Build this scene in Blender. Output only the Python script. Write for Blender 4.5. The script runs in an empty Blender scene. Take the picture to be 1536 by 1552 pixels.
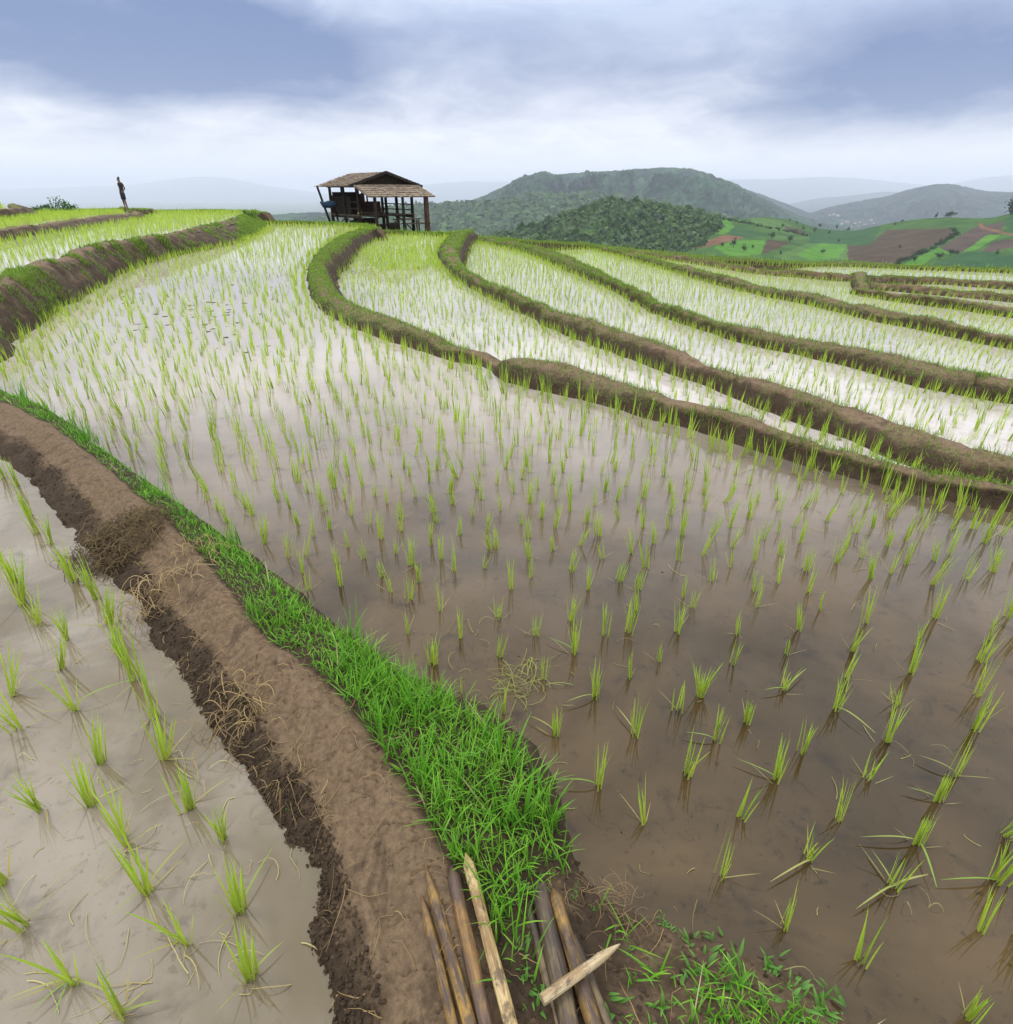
import bpy, bmesh, math, random
import numpy as np
from mathutils import Vector, Matrix, geometry

random.seed(11)
rng = np.random.default_rng(7)
S = bpy.context.scene
COL = S.collection

# ------------------------------------------------------------------ camera
H, TH, F, W, HH = 1.75, math.radians(28.74), 890.0, 1536.0, 1552.0
CT, ST = math.cos(TH), math.sin(TH)


def ray(x, y):
    a, b = (x - W / 2) / F, (HH / 2 - y) / F
    return a, CT + b * ST, -ST + b * CT


def px(x, y, z=0.0):
    """point of the horizontal plane z that lies on the sight line of a photo pixel"""
    dx, dy, dz = ray(x, y)
    k = (z - H) / dz
    return np.array([dx * k, dy * k, z])


def pxd(x, y, D):
    dx, dy, dz = ray(x, y)
    k = D / dy
    return np.array([dx * k, D, H + dz * k])


def proj(P):
    P = np.asarray(P, float)
    X, Y, Z = P[..., 0], P[..., 1], P[..., 2] - H
    zc = Y * CT - Z * ST
    yc = Y * ST + Z * CT
    zc = np.where(np.abs(zc) < 1e-6, 1e-6, zc)
    return W / 2 + F * X / zc, HH / 2 - F * yc / zc, zc


cam_d = bpy.data.cameras.new('camera')
cam = bpy.data.objects.new('camera', cam_d)
COL.objects.link(cam)
cam.location = (0, 0, H)
cam.rotation_euler = (math.pi / 2 - TH, 0, 0)
cam_d.sensor_fit = 'HORIZONTAL'
cam_d.sensor_width = 36
cam_d.lens = 36 * F / W
cam_d.clip_start = 0.02
cam_d.clip_end = 40000
S.camera = cam


# ------------------------------------------------------------------ noise
def hash2(ix, iy, seed):
    h = (ix * 374761393 + iy * 668265263 + seed * 974634777).astype(np.int64)
    h = (h ^ (h >> 13)) * 1274126177
    h = h ^ (h >> 16)
    return (h & 0xFFFF) / 65535.0


def vnoise(x, y, seed=0):
    x, y = np.asarray(x, float), np.asarray(y, float)
    ix, iy = np.floor(x).astype(np.int64), np.floor(y).astype(np.int64)
    fx, fy = x - ix, y - iy
    fx, fy = fx * fx * (3 - 2 * fx), fy * fy * (3 - 2 * fy)
    a, b = hash2(ix, iy, seed), hash2(ix + 1, iy, seed)
    c, d = hash2(ix, iy + 1, seed), hash2(ix + 1, iy + 1, seed)
    return (a * (1 - fx) + b * fx) * (1 - fy) + (c * (1 - fx) + d * fx) * fy


def fbm(x, y, seed=0, oct=4, gain=0.5):
    s, a, t = 0.0, 1.0, 0.0
    for k in range(oct):
        s = s + a * vnoise(x * 2 ** k + 13.7 * k, y * 2 ** k - 7.3 * k, seed + k)
        t += a
        a *= gain
    return s / t - 0.5


# ------------------------------------------------------------------ mesh helpers
def mesh_np(name, verts, quads=None, tris=None, smooth=True, cols=None, attrs=None):
    me = bpy.data.meshes.new(name)
    verts = np.asarray(verts, np.float32)
    nq = 0 if quads is None else len(quads)
    nt = 0 if tris is None else len(tris)
    me.vertices.add(len(verts))
    me.vertices.foreach_set('co', verts.ravel())
    li = []
    if nq: li.append(np.asarray(quads, np.int32).ravel())
    if nt: li.append(np.asarray(tris, np.int32).ravel())
    li = np.concatenate(li)
    me.loops.add(len(li))
    me.loops.foreach_set('vertex_index', li)
    me.polygons.add(nq + nt)
    st = np.concatenate([np.arange(nq) * 4, nq * 4 + np.arange(nt) * 3]).astype(np.int32)
    me.polygons.foreach_set('loop_start', st)
    me.polygons.foreach_set('loop_total', np.concatenate([np.full(nq, 4), np.full(nt, 3)]).astype(np.int32))
    me.polygons.foreach_set('use_smooth', np.full(nq + nt, smooth))
    me.update(calc_edges=True)
    if cols is not None:
        a = me.color_attributes.new('Col', 'FLOAT_COLOR', 'POINT')
        c = np.ones((len(verts), 4), np.float32)
        c[:, :3] = cols
        a.data.foreach_set('color', c.ravel())
    for k, v in (attrs or {}).items():
        a = me.attributes.new(k, 'FLOAT', 'POINT')
        a.data.foreach_set('value', np.asarray(v, np.float32))
    me.validate()
    return me


def link(name, me, mats, parent=None):
    o = bpy.data.objects.new(name, me)
    COL.objects.link(o)
    for m in (mats if isinstance(mats, (list, tuple)) else [mats]):
        if m.name not in [x.name for x in me.materials if x]:
            me.materials.append(m)
    if parent is not None:
        o.parent = parent
    return o


def tag(o, label, cat, group=None, kind=None):
    o['label'] = label
    o['category'] = cat
    if group: o['group'] = group
    if kind: o['kind'] = kind
    return o


def empty(name, loc, label, cat, rz=0.0, group=None):
    o = bpy.data.objects.new(name, None)
    COL.objects.link(o)
    o.empty_display_size = 0.1
    o.location = loc
    o.rotation_euler = (0, 0, rz)
    return tag(o, label, cat, group)


def grid_quads(nr, nc):
    i = np.arange(nr - 1)[:, None] * nc + np.arange(nc - 1)[None, :]
    return np.stack([i, i + 1, i + nc + 1, i + nc], -1).reshape(-1, 4)


class MB:
    """collects boxes, tubes and sheets for ONE mesh"""
    def __init__(s): s.v, s.f = [], []

    def add(s, V, Fs):
        b = len(s.v)
        s.v += [tuple(map(float, p)) for p in V]
        s.f += [tuple(i + b for i in f) for f in Fs]

    def box(s, c, d, M=None):
        c = Vector(c)
        V = [Vector((x * d[0] / 2, y * d[1] / 2, z * d[2] / 2)) for x in (-1, 1) for y in (-1, 1) for z in (-1, 1)]
        if M is not None: V = [M @ v for v in V]
        s.add([v + c for v in V], [(0, 1, 3, 2), (4, 6, 7, 5), (0, 4, 5, 1), (2, 3, 7, 6), (0, 2, 6, 4), (1, 5, 7, 3)])

    def tube(s, pts, rad, n=8, cap=True, jit=0.0):
        pts = [Vector(p) for p in pts]
        rad = rad if isinstance(rad, (list, tuple)) else [rad] * len(pts)
        b = len(s.v)
        prev = None
        for i, p in enumerate(pts):
            t = (pts[min(i + 1, len(pts) - 1)] - pts[max(i - 1, 0)])
            t = t.normalized() if t.length > 1e-9 else Vector((0, 0, 1))
            a = Vector((0, 0, 1)) if abs(t.z) < 0.9 else Vector((1, 0, 0))
            if prev is not None: a = prev
            u = (a - t * a.dot(t)).normalized()
            w = t.cross(u)
            prev = u
            for k in range(n):
                an = 2 * math.pi * k / n
                r = rad[i] * (1 + jit * (random.random() - .5))
                s.v.append(tuple(p + (u * math.cos(an) + w * math.sin(an)) * r))
        for i in range(len(pts) - 1):
            for k in range(n):
                s.f.append((b + i * n + k, b + i * n + (k + 1) % n, b + (i + 1) * n + (k + 1) % n, b + (i + 1) * n + k))
        if cap:
            s.f.append(tuple(b + k for k in range(n))[::-1])
            s.f.append(tuple(b + (len(pts) - 1) * n + k for k in range(n)))

    def build(s, name, m, parent=None, smooth=False, bevel=0.0):
        me = bpy.data.meshes.new(name)
        me.from_pydata(s.v, [], s.f)
        if smooth: me.polygons.foreach_set('use_smooth', [True] * len(me.polygons))
        me.update()
        o = link(name, me, m, parent)
        if bevel:
            md = o.modifiers.new('bevel', 'BEVEL')
            md.width = bevel
            md.segments = 2
        return o


# ------------------------------------------------------------------ materials
def new_mat(name):
    m = bpy.data.materials.new(name)
    m.use_nodes = True
    nt = m.node_tree
    return m, nt, nt.nodes['Principled BSDF']


def nd(nt, typ, **kw):
    n = nt.nodes.new(typ)
    for k, v in kw.items():
        if k.startswith('_'):
            setattr(n, k[1:], v)
        else:
            key = int(k[1:]) if k[0] == 'i' and k[1:].isdigit() else k.replace('__', ' ')
            sock = n.inputs[key]
            if isinstance(v, bpy.types.NodeSocket): nt.links.new(v, sock)
            else: sock.default_value = v
    return n


def pos(nt): return nt.nodes.new('ShaderNodeNewGeometry').outputs['Position']
def noise(nt, vec, scale, detail=4, rough=.55, dist=0.0):
    return nd(nt, 'ShaderNodeTexNoise', Vector=vec, Scale=scale, Detail=detail, Roughness=rough, Distortion=dist).outputs['Fac']
def rampf(nt, f, a, b, smooth=True):
    n = nd(nt, 'ShaderNodeMapRange', i0=f, i1=a, i2=b)
    n.interpolation_type = 'SMOOTHSTEP' if smooth else 'LINEAR'
    return n.outputs[0]
def mixc(nt, f, a, b, mode='MIX'):
    n = nt.nodes.new('ShaderNodeMix')
    n.data_type = 'RGBA'
    n.blend_type = mode
    for i, v in ((0, f), (6, a), (7, b)):
        if isinstance(v, bpy.types.NodeSocket): nt.links.new(v, n.inputs[i])
        else: n.inputs[i].default_value = v if i == 0 else (*v[:3], 1)
    return n.outputs[2]
def mth(nt, op, a, b=0.0, c=0.0):
    n = nt.nodes.new('ShaderNodeMath')
    n.operation = op
    for i, v in enumerate((a, b, c)):
        if isinstance(v, bpy.types.NodeSocket): nt.links.new(v, n.inputs[i])
        else: n.inputs[i].default_value = v
    return n.outputs[0]
def bump(nt, bs, h, strength, dist):
    n = nd(nt, 'ShaderNodeBump', Strength=strength, Distance=dist, Height=h)
    nt.links.new(n.outputs[0], bs.inputs['Normal'])
def attr(nt, name): return nd(nt, 'ShaderNodeAttribute', _attribute_name=name)


def water_mat(name, c1, c2, dark, ior=1.4, far_sheen=None):
    m, nt, b = new_mat(name)
    p = pos(nt)
    f = rampf(nt, noise(nt, p, 0.9, 5, .6, .6), .35, .65)
    c = mixc(nt, f, c1, c2)
    g = rampf(nt, noise(nt, p, 5.0, 6, .7, .4), .52, .72)
    c = mixc(nt, mth(nt, 'MULTIPLY', g, .75), c, dark)
    g2 = rampf(nt, noise(nt, p, 28.0, 4, .65), .60, .70)
    c = mixc(nt, mth(nt, 'MULTIPLY', g2, .6), c, dark)
    g3 = rampf(nt, noise(nt, p, 11.0, 7, .75, 1.2), .58, .66)
    c = mixc(nt, mth(nt, 'MULTIPLY', g3, .5), c, dark)
    if far_sheen:      # pale sky reflection painted into the base colour of the far water
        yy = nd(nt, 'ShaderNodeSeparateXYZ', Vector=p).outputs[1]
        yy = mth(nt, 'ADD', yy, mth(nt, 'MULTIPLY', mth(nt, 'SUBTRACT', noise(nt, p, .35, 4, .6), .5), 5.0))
        c = mixc(nt, rampf(nt, yy, 1.6, 8.0), c, far_sheen)
    nt.links.new(c, b.inputs['Base Color'])
    b.inputs['Roughness'].default_value = .03
    b.inputs['IOR'].default_value = ior
    bump(nt, b, noise(nt, p, 2.5, 2, .5), .05, .02)
    return m


def soil_mat(name, wet, dry, rough=.9, spec=.2, fine=60.0, bstr=.6, moss=(.06, .10, .02), mossamt=.35):
    m, nt, b = new_mat(name)
    p = pos(nt)
    a = attr(nt, 'dry').outputs['Fac']
    n1 = noise(nt, p, 3.0, 6, .65)
    f = rampf(nt, mth(nt, 'ADD', a, mth(nt, 'MULTIPLY', mth(nt, 'SUBTRACT', n1, .5), 2.0)), .2, .8)
    c = mixc(nt, f, wet, dry)
    n2 = noise(nt, p, fine, 6, .7)
    c = mixc(nt, rampf(nt, n2, .35, .7), c, [x * .45 for x in wet], 'MIX') if False else mixc(nt, .55, c, mixc(nt, rampf(nt, n2, .3, .7), [.45] * 3, [1.5] * 3), 'MULTIPLY')
    n3 = rampf(nt, noise(nt, p, 6.0, 5, .7), .52, .68)
    c = mixc(nt, mth(nt, 'MULTIPLY', n3, mossamt), c, moss)
    nt.links.new(c, b.inputs['Base Color'])
    b.inputs['Roughness'].default_value = rough
    b.inputs['Specular IOR Level'].default_value = spec
    st = rampf(nt, noise(nt, p, 4.2, 7, .72, 1.0), .54, .64)
    c = mixc(nt, mth(nt, 'MULTIPLY', st, .6), c, wet)
    nt.links.new(c, b.inputs['Base Color'])
    h = mth(nt, 'ADD', noise(nt, p, fine * .35, 8, .7), mth(nt, 'MULTIPLY', noise(nt, p, 5.0, 4, .6), 2.0))
    bump(nt, b, h, bstr, .03)
    return m


def leaf_mat(name, trans=.4, rough=.5):
    m, nt, b = new_mat(name)
    c = attr(nt, 'Col').outputs['Color']
    nt.links.new(c, b.inputs['Base Color'])
    b.inputs['Roughness'].default_value = rough
    b.inputs['Specular IOR Level'].default_value = .3
    t = nd(nt, 'ShaderNodeBsdfTranslucent', Color=c)
    mx = nd(nt, 'ShaderNodeMixShader', Fac=trans)
    nt.links.new(b.outputs[0], mx.inputs[1])
    nt.links.new(t.outputs[0], mx.inputs[2])
    nt.links.new(mx.outputs[0], nt.nodes['Material Output'].inputs['Surface'])
    return m


def plain_mat(name, c1, c2, scale=6.0, rough=.8, spec=.3, stretch=None, bstr=.3, bd=.01):
    m, nt, b = new_mat(name)
    tc = nt.nodes.new('ShaderNodeTexCoord').outputs['Object']
    if stretch:
        mp = nd(nt, 'ShaderNodeMapping', Vector=tc)
        mp.inputs['Scale'].default_value = stretch
        tc = mp.outputs[0]
    n = noise(nt, tc, scale, 6, .65)
    nt.links.new(mixc(nt, rampf(nt, n, .35, .65), c1, c2), b.inputs['Base Color'])
    b.inputs['Roughness'].default_value = rough
    b.inputs['Specular IOR Level'].default_value = spec
    bump(nt, b, n, bstr, bd)
    return m


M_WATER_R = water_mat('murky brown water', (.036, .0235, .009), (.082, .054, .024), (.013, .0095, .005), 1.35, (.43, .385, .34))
M_WATER_L = water_mat('milky brown water', (.100, .076, .036), (.225, .195, .150), (.085, .068, .042), 1.5)
M_WATER_T = water_mat('terrace water', (.42, .38, .36), (.50, .46, .43), (.32, .28, .25), 1.5)  # whitish base colour stands in for sky reflected at low angles
M_BUND = soil_mat('bund earth', (.050, .034, .021), (.155, .108, .066), fine=25, bstr=.8)
M_PATH = soil_mat('path earth', (.040, .027, .016), (.128, .088, .052), fine=45, bstr=.4, moss=(.10, .075, .04), mossamt=.25)
M_LEAF = leaf_mat('rice leaf')
M_GRASS = leaf_mat('grass blade', .35)
M_STRAW = leaf_mat('straw', .15, .7)


# ------------------------------------------------------------------ curves in plan
def dens(P, k=14):
    P = np.asarray(P, float)
    if len(P) < 3: return P
    E = np.vstack([2 * P[0] - P[1], P, 2 * P[-1] - P[-2]])
    out = []
    for i in range(1, len(E) - 2):
        p0, p1, p2, p3 = E[i - 1], E[i], E[i + 1], E[i + 2]
        t = np.linspace(0, 1, k, endpoint=False)[:, None]
        out.append(.5 * (2 * p1 + (p2 - p0) * t + (2 * p0 - 5 * p1 + 4 * p2 - p3) * t ** 2 + (3 * p1 - p0 - 3 * p2 + p3) * t ** 3))
    out.append(P[-1:])
    return np.vstack(out)


def ext(P, a=0.0, b=0.0):
    P = np.asarray(P, float)
    if a:
        d = P[0] - P[1]
        P = np.vstack([P[0] + d / np.linalg.norm(d[:2]) * a * np.array([1, 1, 0]), P])
    if b:
        d = P[-1] - P[-2]
        P = np.vstack([P, P[-1] + d / np.linalg.norm(d[:2]) * b * np.array([1, 1, 0])])
    return P


def steps(P, k=.011, lo=.035, hi=.5):
    """resample so that the step grows with the distance to the camera"""
    P = np.asarray(P, float)
    L = np.concatenate([[0], np.cumsum(np.linalg.norm(np.diff(P[:, :2], axis=0), axis=1))])
    s, out = 0.0, []
    while s < L[-1]:
        q = np.array([np.interp(s, L, P[:, j]) for j in range(3)])
        out.append(q)
        s += float(np.clip(k * np.hypot(q[0], q[1]), lo, hi))
    out.append(P[-1])
    return np.array(out)


def smooth1(a, n):
    if n < 2: return a
    k = np.ones(n) / n
    return np.convolve(np.pad(a, (n, n), mode='edge'), k, 'same')[n:-n]


FOOT = []      # (xy points, half widths) of everything rice cannot grow in
MID = {}       # crest centre lines
SURF = {}      # bund surfaces, for the grass


def bund(key, name, label, base, zb, crest, zc, prof, rnd=.03, notch=None, e0=0, e1=0, dmin=.1, dmax=.9, mat=None, seed=0, world_base=None, taper=None, pre=None):
    zb_l = zb if isinstance(zb, (list, tuple)) else [zb] * len(base)
    B = np.array([px(x, y, z) for (x, y), z in zip(base, zb_l)]) if world_base is None else np.asarray(world_base, float)
    zc_l = zc if isinstance(zc, (list, tuple)) else [zc] * len(crest)
    C = np.array([px(x, y, z) for (x, y), z in zip(crest, zc_l)])
    dz = np.mean(zc_l) - np.mean(zb_l)
    if pre is not None:      # how the bank goes on outside the picture
        B = np.vstack([[(x, y, zb_l[0]) for x, y in pre[0]], B])
        C = np.vstack([[(x, y, zc_l[0]) for x, y in pre[1]], C])
    B = steps(dens(ext(B, e0, e1)))
    C = dens(ext(C, e0, e1), 20)
    T = np.gradient(B[:, :2], axis=0)
    T /= np.linalg.norm(T, axis=1)[:, None] + 1e-9
    Nn = np.stack([-T[:, 1], T[:, 0]], 1)
    df = C[None, :, :2] - B[:, None, :2]
    dist = np.linalg.norm(df, axis=2)
    j = dist.argmin(1)
    D = dist[np.arange(len(B)), j]
    sgn = np.sign(np.median(np.sum(df[np.arange(len(B)), j] * Nn, 1)))
    Nn *= sgn
    D = smooth1(np.clip(D, dmin, dmax), 9)
    for q in range(2):
        Nn = np.stack([smooth1(Nn[:, 0], 7), smooth1(Nn[:, 1], 7)], 1)
        Nn /= np.linalg.norm(Nn, axis=1)[:, None]
    arc = np.concatenate([[0], np.cumsum(np.linalg.norm(np.diff(B[:, :2], axis=0), axis=1))])
    # profile densified
    pr = np.array([p[:4] for p in prof], float)
    up = np.linspace(0, len(pr) - 1, (len(pr) - 1) * 3 + 1)
    pr = np.stack([np.interp(up, np.arange(len(pr)), pr[:, k]) for k in range(4)], 1)
    nr, nc = len(B), len(pr)
    V = np.zeros((nr, nc, 3))
    dry = np.zeros((nr, nc))
    hv = 1 + .9 * min(1, .16 / dz) * fbm(arc * .9, arc * 0 + seed, seed, 4)
    if notch is not None:
        q = px(*notch[:2], zb_l[0])
        dd = np.hypot(B[:, 0] - q[0], B[:, 1] - q[1])
        hv = hv * (1 - np.exp(-(dd / notch[2]) ** 4))
    if taper: hv = hv * np.clip(arc / taper[0] if taper[0] else 1 + arc, 0.02, 1) ** .6 * np.clip((arc[-1] - arc) / taper[1] if taper[1] else 1 + arc, .02, 1) ** .6
    wob = .17 * fbm(arc * 1.7, arc * 0, seed + 9, 4)
    for c in range(nc):
        u, off, zf, dr = pr[c]
        s = u * D + off + wob * (1 if c > 2 else .6)
        V[:, c, 0] = B[:, 0] + Nn[:, 0] * s
        V[:, c, 1] = B[:, 1] + Nn[:, 1] * s
        # zf: <0 or in 0..1 share of the crest height, values above 5 are absolute drops (z-10)
        zz = B[:, 2] + np.where(zf <= 1.6, zf * dz * (hv if zf > 0 else 1), 0) if zf <= 1.6 else B[:, 2] * 0 + (zf - 10)
        V[:, c, 2] = zz
        dry[:, c] = dr
    am = rnd * np.clip(np.hypot(B[:, 0], B[:, 1]) / 6, .7, 2.0)[:, None]
    nx = fbm(V[..., 0] * 3, V[..., 1] * 3, seed + 3, 5, .6)
    ny = fbm(V[..., 0] * 3, V[..., 1] * 3, seed + 23, 5, .6)
    nz = fbm(V[..., 0] * 5, V[..., 1] * 5, seed + 43, 5, .65)
    V[..., 0] += 2.2 * am * nx
    V[..., 1] += 2.2 * am * ny
    V[..., 2] += 2.2 * am * nz
    caps, tv = [], []
    for row, e in ((0, 0), (nr - 1, 1)):
        ci = nr * nc + e
        tv.append(V[row].mean(0) + (V[row].mean(0) - V[1 if row == 0 else nr - 2].mean(0)) * .5)
        caps += [(row * nc + c, row * nc + c + 1, ci) for c in range(nc - 1)]
    me = mesh_np(name, np.vstack([V.reshape(-1, 3), tv]), grid_quads(nr, nc), caps, attrs={'dry': np.concatenate([dry.ravel(), [.2, .2]])})
    o = link(name, me, mat or M_BUND)
    tag(o, label, 'earth bank', kind='structure')
    inn = (pr[:, 2] > -.02) & (pr[:, 2] <= 1.6)
    lo, hi = np.where(inn)[0][[0, -1]]
    ce = (V[:, lo, :2] + V[:, hi, :2]) / 2
    FOOT.append((ce, np.linalg.norm(V[:, lo, :2] - V[:, hi, :2], axis=1) / 2 + .03))
    MID[key] = ce
    SURF[key] = (V, pr, arc)
    return o


def prof_down(drop, run=.3, h=.2):
    k = drop / h            # lower water lies this many crest heights under the upper one
    return [(0, -.25, -1.0, 0), (0, 0, -.05, 0), (0, .05, .6, .1), (.35, .0, .95, .6), (.7, 0, 1.05, 1), (1, 0, 1.0, 1), (1, .07, .75, .6),
            (1, .1 + run * .5, .5 - k * .5, .1), (1, .1 + run, -k - .05, 0), (1, .3 + run, -k - 1, 0)]


def prof_up(lip, dz):
    f = lip / dz
    return [(0, -.25, -.25, 0), (0, 0, -.02, 0), (.3, -.02, .36, .25), (.7, -.02, .74, .35), (1, -.05, .95, .5), (1, .06, 1.02, .9), (1, .2, 1.0, .8), (1, .3, 1 - f, .2), (1, .55, 1 - f - .25, 0)]


# water levels
Z0, Z1, Z2, Z3, Z4, Z5, Z6, Z7 = 0, -.35, -.70, -1.05, -1.40, -1.55, -1.70, -1.85
ZL, ZA, ZB, ZC = -.02, .48, .68, .98

# bund between the central paddy and the first lower terrace
bund('R0', 'terrace_bund', 'curving grassy earth bund with a small gap between the large paddy and the terrace below the hut',
     [(548, 349), (525, 358), (508, 366), (484, 386), (465, 412), (471, 445), (492, 472), (530, 495), (600, 522), (680, 545), (740, 560), (770, 576),
      (850, 601), (950, 628), (1024, 646), (1107, 670), (1190, 695), (1273, 720), (1397, 753), (1536, 775)], Z0,
     [(573, 349), (556, 356), (530, 369), (495, 386), (482, 401), (493, 424), (515, 447), (570, 474), (622, 495), (684, 518), (743, 533), (782, 540), (847, 553), (940, 579), (1024, 606), (1107, 628),
      (1190, 653), (1273, 682), (1397, 715), (1536, 742)], .14, prof_down(.35, .28, .14), notch=(757, 556, .26), e1=4, dmin=.16, dmax=.55, seed=1, taper=(2.0, 0))
bund('R0rim', 'terrace_bund', 'far grassy rim of the large paddy on the skyline left of the hut',
     [(378, 340), (450, 340), (505, 341), (545, 345), (562, 350)], Z0, [(378, 336), (450, 336), (505, 337), (550, 340), (580, 348)], .12, prof_down(4.5, 2.5, .12), e0=6, e1=1, dmin=.3, dmax=.8, seed=2)
bund('R1', 'terrace_bund', 'brown topped earth bund between the first and second lower terraces, meeting the near bund at right',
     [(697, 353), (680, 362), (665, 380), (665, 393), (673, 405), (697, 427), (733, 447), (765, 463), (831, 496), (896, 522), (983, 555), (1066, 584), (1148, 617), (1231, 650), (1314, 677), (1420, 722), (1536, 755)], Z1,
     [(712, 354), (695, 366), (689, 383), (694, 396), (715, 416), (766, 438), (831, 468), (896, 487), (983, 515), (1045, 536), (1107, 561), (1190, 586), (1273, 611), (1355, 631), (1438, 660), (1536, 692)], Z1 + .2,
     prof_down(.35, .3, .2), e1=4, dmin=.25, dmax=.75, seed=3)
bund('R2', 'terrace_bund', 'earth bund with green edges between the second and third lower terraces',
     [(712, 364), (749, 372), (798, 385), (847, 405), (896, 427), (940, 447), (983, 472), (1066, 501), (1148, 526), (1231, 542), (1314, 563), (1397, 588), (1480, 604), (1536, 613)], Z2,
     [(725, 358), (766, 361), (815, 371), (863, 390), (912, 415), (941, 433), (1024, 470), (1107, 491), (1190, 505), (1273, 521), (1355, 538), (1438, 555), (1536, 575)], Z2 + .2,
     prof_down(.35, .3, .2), e0=2, e1=5, dmin=.25, dmax=.8, seed=4)
bund('R3', 'terrace_bund', 'thin grassy bund between the third and fourth lower terraces',
     [(900, 379), (941, 389), (983, 401), (1066, 426), (1148, 447), (1231, 464), (1314, 484), (1397, 501), (1480, 519), (1536, 530)], Z3,
     [(900, 373), (962, 384), (1024, 400), (1107, 421), (1190, 438), (1273, 454), (1355, 471), (1438, 491), (1536, 513)], Z3 + .2,
     prof_down(.35, .3, .2), e0=3, e1=6, dmin=.25, dmax=.7, seed=5)
bund('R4', 'terrace_bund', 'bund along the far right lower terrace, running right from the round grassy knob',
     [(1297, 447), (1355, 457), (1438, 468), (1536, 482)], Z4, [(1310, 440), (1397, 450), (1536, 466)], Z4 + .2, prof_down(.15, .3, .2), e0=.3, e1=8, dmin=.25, dmax=.7, seed=6)
bund('R5', 'terrace_bund', 'second narrow bund right of the round grassy knob',
     [(1312, 434), (1397, 442), (1536, 455)], Z5, [(1312, 428), (1397, 435), (1536, 447)], Z5 + .2, prof_down(.15, .3, .2), e0=.3, e1=9, dmin=.25, dmax=.7, seed=7)
bund('R6', 'terrace_bund', 'long dotted bund just inside the far rim at right',
     [(975, 387), (1066, 400), (1148, 413), (1231, 420), (1285, 424), (1397, 428), (1536, 436)], [Z4] * 5 + [Z6, Z6],
     [(975, 381), (1066, 393), (1148, 406), (1231, 414), (1285, 417), (1397, 422), (1536, 430)], [Z4 + .2] * 5 + [Z6 + .2] * 2, prof_down(.3, .3, .2), e0=2, e1=9, dmin=.25, dmax=.8, seed=8)
bund('RK', 'terrace_bund', 'round grassy knob where the narrow right terraces begin',
     [(1285, 420), (1290, 432), (1298, 446)], Z4, [(1308, 420), (1314, 432), (1320, 444)], Z4 + .28, prof_down(.2, .3, .28), e0=.5, e1=.5, dmin=.3, dmax=.55, seed=9, taper=(1.2, 1.2))
bund('RIM', 'terrace_bund', 'outer rim of the lower terraces against the hills, lined with rice rows',
     [(640, 357), (690, 359), (717, 363), (815, 371), (900, 377), (983, 386), (1066, 396), (1148, 401), (1250, 404), (1397, 409), (1536, 414)],
     [Z1, Z1, Z2, Z2 - .1, Z3, Z4, Z4, Z4 - .15, Z7, Z7, Z7],
     [(640, 352), (690, 354), (717, 358), (815, 365), (900, 370), (983, 379), (1066, 387), (1148, 392), (1250, 396), (1397, 402), (1536, 407)],
     [Z1 + .15, Z1 + .15, Z2 + .15, Z2 + .05, Z3 + .15, Z4 + .15, Z4 + .15, Z4, Z7 + .15, Z7 + .15, Z7 + .15], prof_down(3.5, 3.5, .15), e0=4, e1=10, dmin=.3, dmax=1.0, seed=10)
# upper terraces at the left
bund('A', 'terrace_bank', 'tall dark mud bank with green tufts at left above the large paddy',
     [(5, 546), (31, 514), (60, 495), (86, 475), (135, 446), (182, 418), (234, 397), (300, 381), (352, 371), (388, 357), (402, 347), (404, 341), (398, 337)], Z0,
     [(0, 432), (39, 411), (78, 398), (117, 386), (156, 373), (208, 363), (260, 353), (312, 342), (352, 332), (375, 325), (384, 321)], ZA + .08,
     prof_up(.08, .56), rnd=.03, e0=14, e1=3, dmin=.3, dmax=1.1, seed=11, pre=([(-11.5, 3.2), (-8.2, 4.1), (-6.3, 5.4)], [(-11.5, 3.7), (-8.5, 4.6), (-6.8, 5.9)]), taper=(0, 4.0))
bund('B', 'terrace_bank', 'low dark mud bank on the upper left hillside below the standing person',
     [(0, 367), (52, 357), (104, 350), (156, 341), (205, 333), (223, 330), (226, 326), (215, 322)], ZA, [(0, 349), (52, 341), (104, 334), (169, 325), (216, 322)], ZB + .06,
     prof_up(.06, .22), rnd=.025, e0=6, e1=4, dmin=.2, dmax=.8, seed=12)
bund('C', 'terrace_bank', 'topmost short mud bank at the far left edge',
     [(0, 333), (40, 329), (55, 327), (60, 324), (56, 320)], ZB, [(0, 318), (38, 314), (48, 314)], ZC + .06, prof_up(.06, .3), rnd=.025, e0=8, e1=3, dmin=.2, dmax=.9, seed=13)
bund('RA', 'terrace_bund', 'far skyline rim of the upper left terrace behind the person',
     [(30, 321), (120, 322), (221, 322), (300, 321.5), (368, 321.5), (388, 324)], ZA, [(30, 318), (120, 318.5), (221, 319), (300, 318.5), (368, 318), (392, 321)], ZA + .09,
     prof_down(4.5, 3, .09), e0=8, e1=1, dmin=.3, dmax=1.2, seed=14)
bund('RB', 'terrace_bund', 'skyline rim behind the topmost left terraces',
     [(0, 321), (60, 321), (140, 320.5), (200, 320)], ZB, [(0, 317), (60, 317), (140, 317), (200, 317)], ZB + .08, prof_down(3, 3, .08), e0=9, e1=1, dmin=.3, dmax=1.2, seed=15)

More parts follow.
